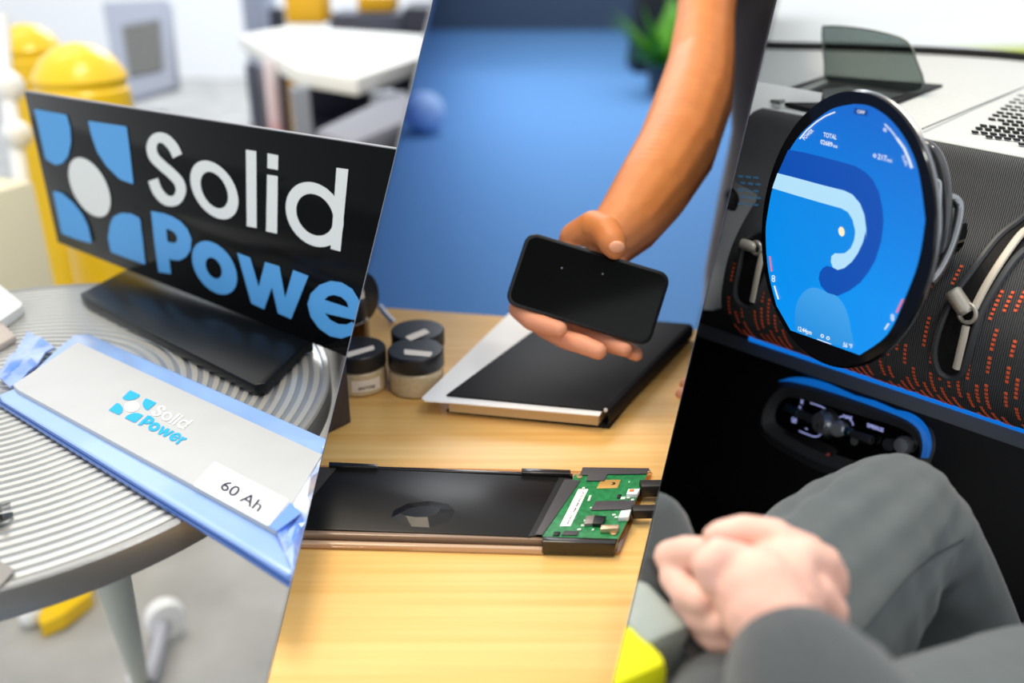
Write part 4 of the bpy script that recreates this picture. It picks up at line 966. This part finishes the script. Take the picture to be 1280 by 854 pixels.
# --- round screen
hh, el_ = R(73.6), R(-4.6)
so = C0 + ray(1045.1, 289.3) * .704; n_away = V((math.sin(hh) * math.cos(el_), math.cos(hh) * math.cos(el_), math.sin(el_)))
sf = -n_away; rS = .1186 * .88; sr = n_away.cross(ez).normalized(); s_up = sr.cross(n_away).normalized()
if s_up.z < 0: s_up = -s_up
def SC(x, y, l=0): return UP(x, y, so, sf) + sf * l
scr = thing('round_screen', 'round black framed touch screen glowing blue on the dashboard', 'screen', so - ez * rS)
circ = lambda r_, l, n=96: [so + (sr * math.cos(2 * math.pi * k / n) + s_up * math.sin(2 * math.pi * k / n)) * r_ + sf * l for k in range(n)]
g = MB().lathe(so, [(rS * .8, -.012), (rS * .95, -.0065), (rS, -.0026), (rS, -.0012), (rS * .992, 0), (0, 0)], 96, axis=sf)
obj('housing', g, mat('bezel_black', '#0c0c0f', .12, spec=.5), scr)
obj('chrome_rim', MB().tube(circ(rS * .992, -.0036), .0016, 8, closed=True), mat('rim_grey', '#8a8d92', .22, 1), scr)
Zt = lambda pts: [(930 + x / 4.267, 100 + y / 4.267) for x, y in pts]
Zb = lambda pts: [(930 + x / 4.267, 270 + y / 4.267) for x, y in pts]
act = spline([(1068, 130), (1047, 134), (1031, 142), (1002.6, 166), (981.6, 198), (967.5, 231), (960.5, 264), (957.6, 293), (961, 340), (971, 382)], 4, False)[:-1] + [(971, 382), (988.6, 413), (1075, 444)] + spline([(1075, 444), (1110, 418), (1131.5, 373), (1148, 329), (1156, 284), (1156, 264), (1148, 212), (1134, 177), (1113, 149), (1089, 133), (1068, 130)], 4, False)[1:-1]
def face(mb, pts, l): return mb.poly([SC(x, y, l) for x, y in pts])
disp = obj('display', face(MB(), act, .0004), glow_grad('display_blue', '#0492f2', '#0763cb', 2, -.06, .08), scr, smooth=False)
def gfx(name, pts, m, l): return obj(name, face(MB(), pts, l), m, disp, smooth=False)
band_o = Zt([(240, 372), (330, 388), (420, 410), (520, 437), (600, 460), (650, 490), (690, 530), (725, 600), (744, 690), (748, 760)]) + Zb([(747, 50), (735, 140), (705, 235), (668, 300), (625, 355), (565, 400), (500, 428), (450, 412), (415, 375), (402, 335), (408, 300), (425, 277), (447, 266), (470, 272)])
path_o = Zt([(184, 497), (300, 527), (420, 560), (540, 590), (585, 612), (625, 660), (648, 720), (657, 790), (658, 850)]) + Zb([(655, 80), (640, 140), (612, 200), (580, 245), (540, 278), (505, 288)])
path_i = Zb([(480, 275), (469, 245), (472, 215), (490, 199), (515, 201), (545, 198), (575, 172), (593, 130), (601, 80)]) + Zt([(601, 850), (598, 800), (585, 745), (560, 705), (525, 685), (400, 650), (280, 615), (156, 577)])
gfx('map_band', band_o + list(reversed(path_o)), glow('band_blue', '#0850b4', 1), .0007)
gfx('inner_area', list(reversed(path_i))[:9] + list(reversed(path_i))[9:-1] + Zb([(470, 272), (447, 266), (425, 277), (405, 310), (350, 385), (310, 420), (200, 430)]) + Zb([(140, 300), (120, 100)]) + Zt([(126, 760), (140, 660)]), glow_grad('inner_blue', '#0590f0', '#0a88e4', 2, -.05, .05), .0006)
blob = spline(Zb([(276, 560), (280, 490), (300, 435), (335, 395), (375, 382), (415, 392), (455, 412), (500, 428), (540, 480), (565, 550), (575, 610), (580, 700), (430, 668), (292, 617)]), 3)
gfx('hill', blob, glow_grad('hill_blue', '#1f8ee0', '#4aa9ef', 2, -.03, .03), .0008)
gfx('map_path', path_o + path_i, glow('path_pale', '#b5e2fb', 1), .0010)
gfx('marker', ell((1053.4, 289.5), (3.8, .8), (.2, 6)), glow('marker_cream', '#fff3c8', 1), .0011)
WHT = glow('display_white', '#f2f8ff', 1); PNK = glow('display_pink', '#ff7f8a', .9)
L0 = .0012; fs_ = lambda x, y: SC(x, y, L0)
for pts, w_ in ((Zt([(303, 315), (340, 270), (390, 226), (440, 193), (493, 171)]), 1.6), (Zt([(757, 235), (790, 268), (822, 310)]), 1.4), (Zt([(822, 310), (860, 362), (885, 418), (903, 470)]), 2.8), (Zb([(168, 372), (178, 408), (190, 445)]), 1.8), (Zb([(780, 573), (758, 605)]), 1.8), (Zb([(397, 657), (472, 684)]), 1.0)):
    obj('gauge_mark', MB().poly([fs_(*p) for p in ribbon(pts, w_)]), WHT, disp, smooth=False)
zt2 = lambda x, y: (930 + x / 4.267, 100 + y / 4.267); zb2 = lambda x, y: (930 + x / 4.267, 270 + y / 4.267)
def ST(s, p0, p1, up, z=zt2):
    mb = MB(); TQ(mb, s, z(*p0), z(*p1), (up[0] / 4.267, up[1] / 4.267), fs_); obj('readout', mb, WHT, disp, smooth=False)
ST('TOTAL', (429, 303), (500, 318), (3, -24)); ST('02689', (414, 340), (478, 358), (2, -24)); ST('mi', (482, 359), (504, 364), (1, -18))
ST('217', (719, 421), (766, 434), (4, -28)); ST('mi', (769, 435), (795, 441), (1, -20)); ST('OFF', (610, 176), (650, 184), (2, -18))
ST('POWER', (330, 322), (380, 272), (-14, -14)); ST('FUEL', (848, 408), (872, 462), (13, -6))
ST('12:44pm', (294, 612), (366, 635), (3, -24), zb2); ST('56 °F', (535, 697), (584, 710), (3, -24), zb2)
for cx_, cy_ in (zt2(705, 404), zt2(759, 266), zb2(424, 640), zb2(455, 652), zb2(163, 326), zb2(163, 342), zb2(799, 534), zb2(799, 550)):
    sc_txt = MB(); sc_txt.ring([fs_(*p) for p in ell((cx_, cy_), (2.1, .4), (0, 2.4), 14)], [fs_(*p) for p in ell((cx_, cy_), (1.1, .2), (0, 1.3), 14)]); obj('icon', sc_txt, WHT, disp, smooth=False)
mb = MB(); face(mb, ribbon(Zb([(143, 215), (148, 255), (153, 296)]), 1.8), L0); face(mb, ribbon(Zb([(856, 443), (820, 516)]), 2.2), L0); obj('pink_marks', mb, PNK, disp, smooth=False)
mb = MB(); face(mb, ribbon([zt2(592, 164), zt2(664, 178)], 7.5), .0009); obj('off_pill', mb, glow('pill_blue', '#0a4a9a', 1), disp, smooth=False)
# mount and air outlet behind the screen
bk = so - sf * .03
obj('mount', MB().lathe(so - sf * .014, [(rS * .45, 0), (rS * .42, -.02), (rS * .25, -.04), (rS * .2, -.09)], 32, axis=sf), M['gblack'], scr)
po = thing('centre_air_outlet', 'glossy dark air outlet with chrome loops behind the right edge of the screen', 'air vent', U(1172, 320, .69))
obj('outer_loop', MB().tube([U(x, y, d) for x, y, d in spline([(1140, 178, .70), (1158, 181, .68), (1172, 196, .675), (1180, 220, .672), (1183, 250, .672), (1182, 285, .675), (1176, 315, .68)], 5, False)], .0042, 12), BAR, po)
obj('inner_shell', MB().prism([U(x, y, .675) for x, y in spline([(1150, 195), (1164, 200), (1174, 222), (1177, 260), (1174, 300), (1160, 318), (1145, 300), (1140, 230)], 4)], V((.0, .02, 0))), mat('shell_grey', '#585c62', .2, .7), po)
obj('outlet', MB().prism([U(x, y, .664) for x, y in rrect(1163, 226, 1174, 294, 5)], V((0, .004, 0))), M['matteblack'], po)
obj('outlet_ring', MB().tube([U(x, y, .663) for x, y in rrect(1163, 225, 1175, 295, 5.5)], .0012, 8, closed=True), DKC, po)
for y in (246, 257, 268): obj('slat', MB().tube([U(1163, y, .662), U(1175, y - 2, .664)], .0008, 6), DKC, po)
obj('handle', MB().tube([U(x, y, d) for x, y, d in spline([(1178, 250, .672), (1190, 248, .674), (1199, 257, .676), (1197, 280, .676), (1187, 312, .676), (1174, 338, .676), (1163, 352, .676)], 5, False)], .0036, 12), mat('satin_chrome', '#9a9da1', .25, 1), po)

# --- car floor, seat and the things low at the left
struct('floor_car', MB().box(CP(.1, .0, -.95), eL * 1.0, eF * 1.0, ez * .01), mat('car_carpet', '#0c0c0d', .95, spec=.1))
stt = thing('car_seat', 'dark grey car seat bolster at the lower left beside the clasped hands', 'seat', U(850, 900, .5))
b = MB(); b.chain([(U(816, 660, .60), .025), (U(842, 735, .57), .025), (U(872, 810, .54), .025), (U(930, 930, .50), .03)])
obj('bolster', b, mat('seat_cloth', '#3a4143', .85, noise=(60, .5), col2='#2c3234', sheen=.3), stt, remesh=(.006, 6), ang=80)
obj('belt', MB().slab([[U(808, 700, .545), U(830, 700, .545)], [U(842, 780, .52), U(866, 780, .52)], [U(880, 870, .49), U(908, 870, .49)]], V((0, .002, 0))), mat('belt_black', '#17191c', .7), stt)
tag(obj('pale_cloth', MB().abox(U(803, 792, .53), .034, .05, .040, .5), mat('pale_cloth', '#aeb8b3', .9, noise=(40, .4), col2='#8e9a96'), bevel=.008), 'pale grey cloth low at the left beside the seat bolster', 'cloth')
tag(obj('safety_vest', MB().abox(U(768, 848, .50), .046, .04, .038, .5), mat('vest_yellow', '#eef000', .7), bevel=.008), 'bright yellow folded vest in the bottom left corner of the car', 'vest')

# --- seated person
p2 = thing('person', 'seated person in grey trousers and dark jacket with clasped hands in the car', 'person', U(1000, 1000, .5))
PINK = mat('pale_skin', '#f2c8b8', .5, noise=(30, .4), col2='#e6ae9c', spec=.35, bump=(240, .1, .0006))
PINK.node_tree.nodes['Principled BSDF'].inputs['Subsurface Weight'].default_value = .12
PINK.node_tree.nodes['Principled BSDF'].inputs['Subsurface Radius'].default_value = (.01, .004, .002)
b = MB()
H = lambda x, y, d: U(x, y, d * .87)
# near hand: back of the hand towards the camera, thumb along the top, fingers over the right side
b.chain([(H(1010, 880, .48), .027), (H(985, 815, .52), .0215), (H(958, 765, .537), .0225), (H(948, 738, .545), .0225)])
b.chain([(H(940, 742, .545), .0215), (H(975, 728, .553), .0195), (H(985, 752, .55), .0195), (H(955, 765, .537), .0225)])
b.chain([(H(975, 712, .560), .0130), (H(985, 690, .572), .0108), (H(968, 670, .580), .0098), (H(930, 664, .582), .0094), (H(902, 668, .582), .0080), (H(891, 670, .582), .0060)])
b.chain([(H(948, 724, .550), .0150), (H(920, 703, .551), .0108), (H(898, 695, .549), .0098), (H(884, 706, .546), .0088), (H(889, 728, .545), .0076)])
b.chain([(H(978, 715, .558), .0125), (H(1006, 694, .565), .0102), (H(1030, 703, .568), .0094), (H(1042, 722, .572), .0084), (H(1045, 737, .575), .0070)])
b.chain([(H(990, 742, .553), .0120), (H(1022, 742, .556), .0096), (H(1040, 763, .559), .0088), (H(1042, 783, .563), .0078), (H(1041, 790, .565), .0066)])
b.chain([(H(982, 768, .547), .0105), (H(1008, 782, .549), .0084), (H(1020, 800, .551), .0074)])
b.chain([(H(962, 704, .568), .0110), (H(990, 680, .578), .0090), (H(1012, 686, .584), .0080)])
# far hand, its fingers folded through
b.chain([(H(900, 880, .60), .023), (H(880, 800, .628), .0195), (H(868, 755, .640), .0190), (H(858, 725, .640), .0180), (H(852, 708, .636), .0140)])
b.chain([(H(848, 706, .630), .0120), (H(838, 696, .622), .0100), (H(858, 690, .606), .0094), (H(884, 690, .592), .0086)])
b.chain([(H(850, 724, .630), .0115), (H(844, 722, .612), .0096), (H(858, 742, .594), .0092), (H(878, 752, .580), .0084)])
b.chain([(H(860, 752, .628), .0110), (H(858, 756, .606), .0092), (H(876, 774, .588), .0086), (H(900, 780, .574), .0078)])
b.chain([(H(872, 778, .620), .0096), (H(876, 786, .598), .0082), (H(894, 800, .582), .0076), (H(910, 802, .574), .0068)])
# forearms to a hidden trunk so that the figure is one surface
b.chain([(H(1010, 880, .48), .027), (H(1060, 1010, .42), .032)]); b.chain([(H(900, 880, .60), .023), (H(960, 1010, .49), .032), (H(1060, 1010, .42), .032)])
obj('body', b, PINK, p2, remesh=(.0019, 4), ang=80)
TR_ = mat('trousers_grey', '#5f6668', .85, spec=.2, noise=((70, 70, 70), .5), col2='#545b5d', sheen=.25, bump=(600, .15, .0006))
b = MB(); b.chain([(U(840, 1000, .53), .080), (U(955, 835, .585), .0710), (U(1040, 730, .625), .0630), (U(1085, 680, .645), .055), (U(1117, 648, .660), .0475), (U(1140, 680, .668), .0485), (U(1172, 752, .70), .0510), (U(1240, 885, .78), .047), (U(1300, 1010, .86), .044)])
b.chain([(U(1080, 1040, .42), .060), (U(1180, 962, .46), .056), (U(1300, 902, .51), .052), (U(1420, 870, .56), .048)])
b.chain([(U(950, 1100, .46), .08), (V((.24, -.12, .56)), .13)])
b.chain([(U(840, 1000, .53), .080), (U(950, 1100, .46), .08), (U(1080, 1040, .42), .060)])
axis_a, axis_b = U(955, 835, .585), U(1117, 648, .660)
def folds(bm):
    d = (axis_b - axis_a).normalized(); L_ = (axis_b - axis_a).length; e1 = d.cross(V((0, 0, 1))).normalized(); e2 = d.cross(e1)
    for v in bm.verts:
        q = v.co - axis_a; t_ = q.dot(d) / L_; a_ = math.atan2(q.dot(e2), q.dot(e1))
        f = max(0, 1 - abs(t_ - .72) / .75)
        amp = .0017 * math.sin(7 * a_ + 2.0 * t_) + .0014 * math.sin(15 * a_ - 3.1 * t_ + 1) + .0008 * math.sin(30 * t_ + 2 * a_)
        r_ = (q - d * q.dot(d)); 
        if r_.length > 1e-4: v.co += r_.normalized() * amp * f
tro = obj('trousers', b, TR_, p2, remesh=(.0045, 10), ang=80, warp=folds)
def on_surface(o, pts, lift):
    bm = bmesh.new(); bm.from_mesh(o.data); off = wloc(o); bm.transform(Matrix.Translation(off)); tr = BVHTree.FromBMesh(bm); out = []
    for x, y in pts:
        h = tr.ray_cast(C0, ray(x, y).normalized())
        if h[0] is not None: out.append(h[0] + h[1] * lift)
    bm.free(); return out
sm = on_surface(tro, spline([(1062, 806), (1100, 760), (1132, 722), (1160, 697), (1192, 680), (1204, 672)], 6, False), .0002)
if len(sm) > 2: obj('seam', MB().tube(sm, .0010, 6), mat('trouser_seam', '#4a5052', .9), tro)
JK = mat('jacket_grey', '#43484b', .85, spec=.2, noise=((300, 40, 40), .5), col2='#373c3f', sheen=.3, bump=((900, 200, 200), .3, .0008))
def sleeve(pts, end):
    P = [U(x, y, d * .87) for x, y, d, _ in pts] + [V(e) for e in end]; rr = [r * .87 for *_, r in pts] + [.062, .07]
    out_ = MB().tube(P, rr, 28); out_.f = [f for f in out_.f if len(f) == 4]
    inn = MB().tube([P[0], P[0].lerp(P[1], .5)], [rr[0] * .93, rr[0] * .9], 28); inn.f = [f for f in inn.f if len(f) == 4]
    n = len(out_.v); out_.v += inn.v; out_.f += [tuple(i + n for i in f) for f in inn.f]
    out_.f += [(k, (k + 1) % 28, n + (k + 1) % 28, n + k) for k in range(28)]
    return out_
obj('jacket_sleeve', sleeve([(986, 818, .518, .0345), (992, 832, .51, .0385), (1010, 870, .49, .047), (1050, 960, .45, .056), (1110, 1080, .40, .06)], ((.34, -.02, .86), (.36, -.24, .98))), JK, p2, ang=60)
obj('jacket_sleeve', sleeve([(890, 832, .61, .0265), (893, 846, .603, .029), (905, 880, .585, .036), (930, 960, .50, .05), (980, 1080, .44, .055)], ((.14, .06, .80), (.06, -.20, .96))), JK, p2, ang=60)

rows = []
for z_, rx, ry in ((.50, .15, .11), (.62, .16, .12), (.80, .17, .125), (.95, .18, .12), (1.03, .13, .10), (1.06, .06, .06)):
    rows.append([V((.21 + math.cos(q) * rx, -.26 + math.sin(q) * ry, z_)) for q in [2 * math.pi * k / 28 for k in range(29)]])
obj('jacket', MB().grid(rows), JK, p2)
cuf = MB().tube([U(887, 816, .618 * .87), U(891, 838, .606 * .87)], [.0228, .0236], 28); cuf.f = [f for f in cuf.f if len(f) == 4]
obj('shirt_cuff', cuf, mat('shirt_cuff', '#c9ccd0', .8), p2)
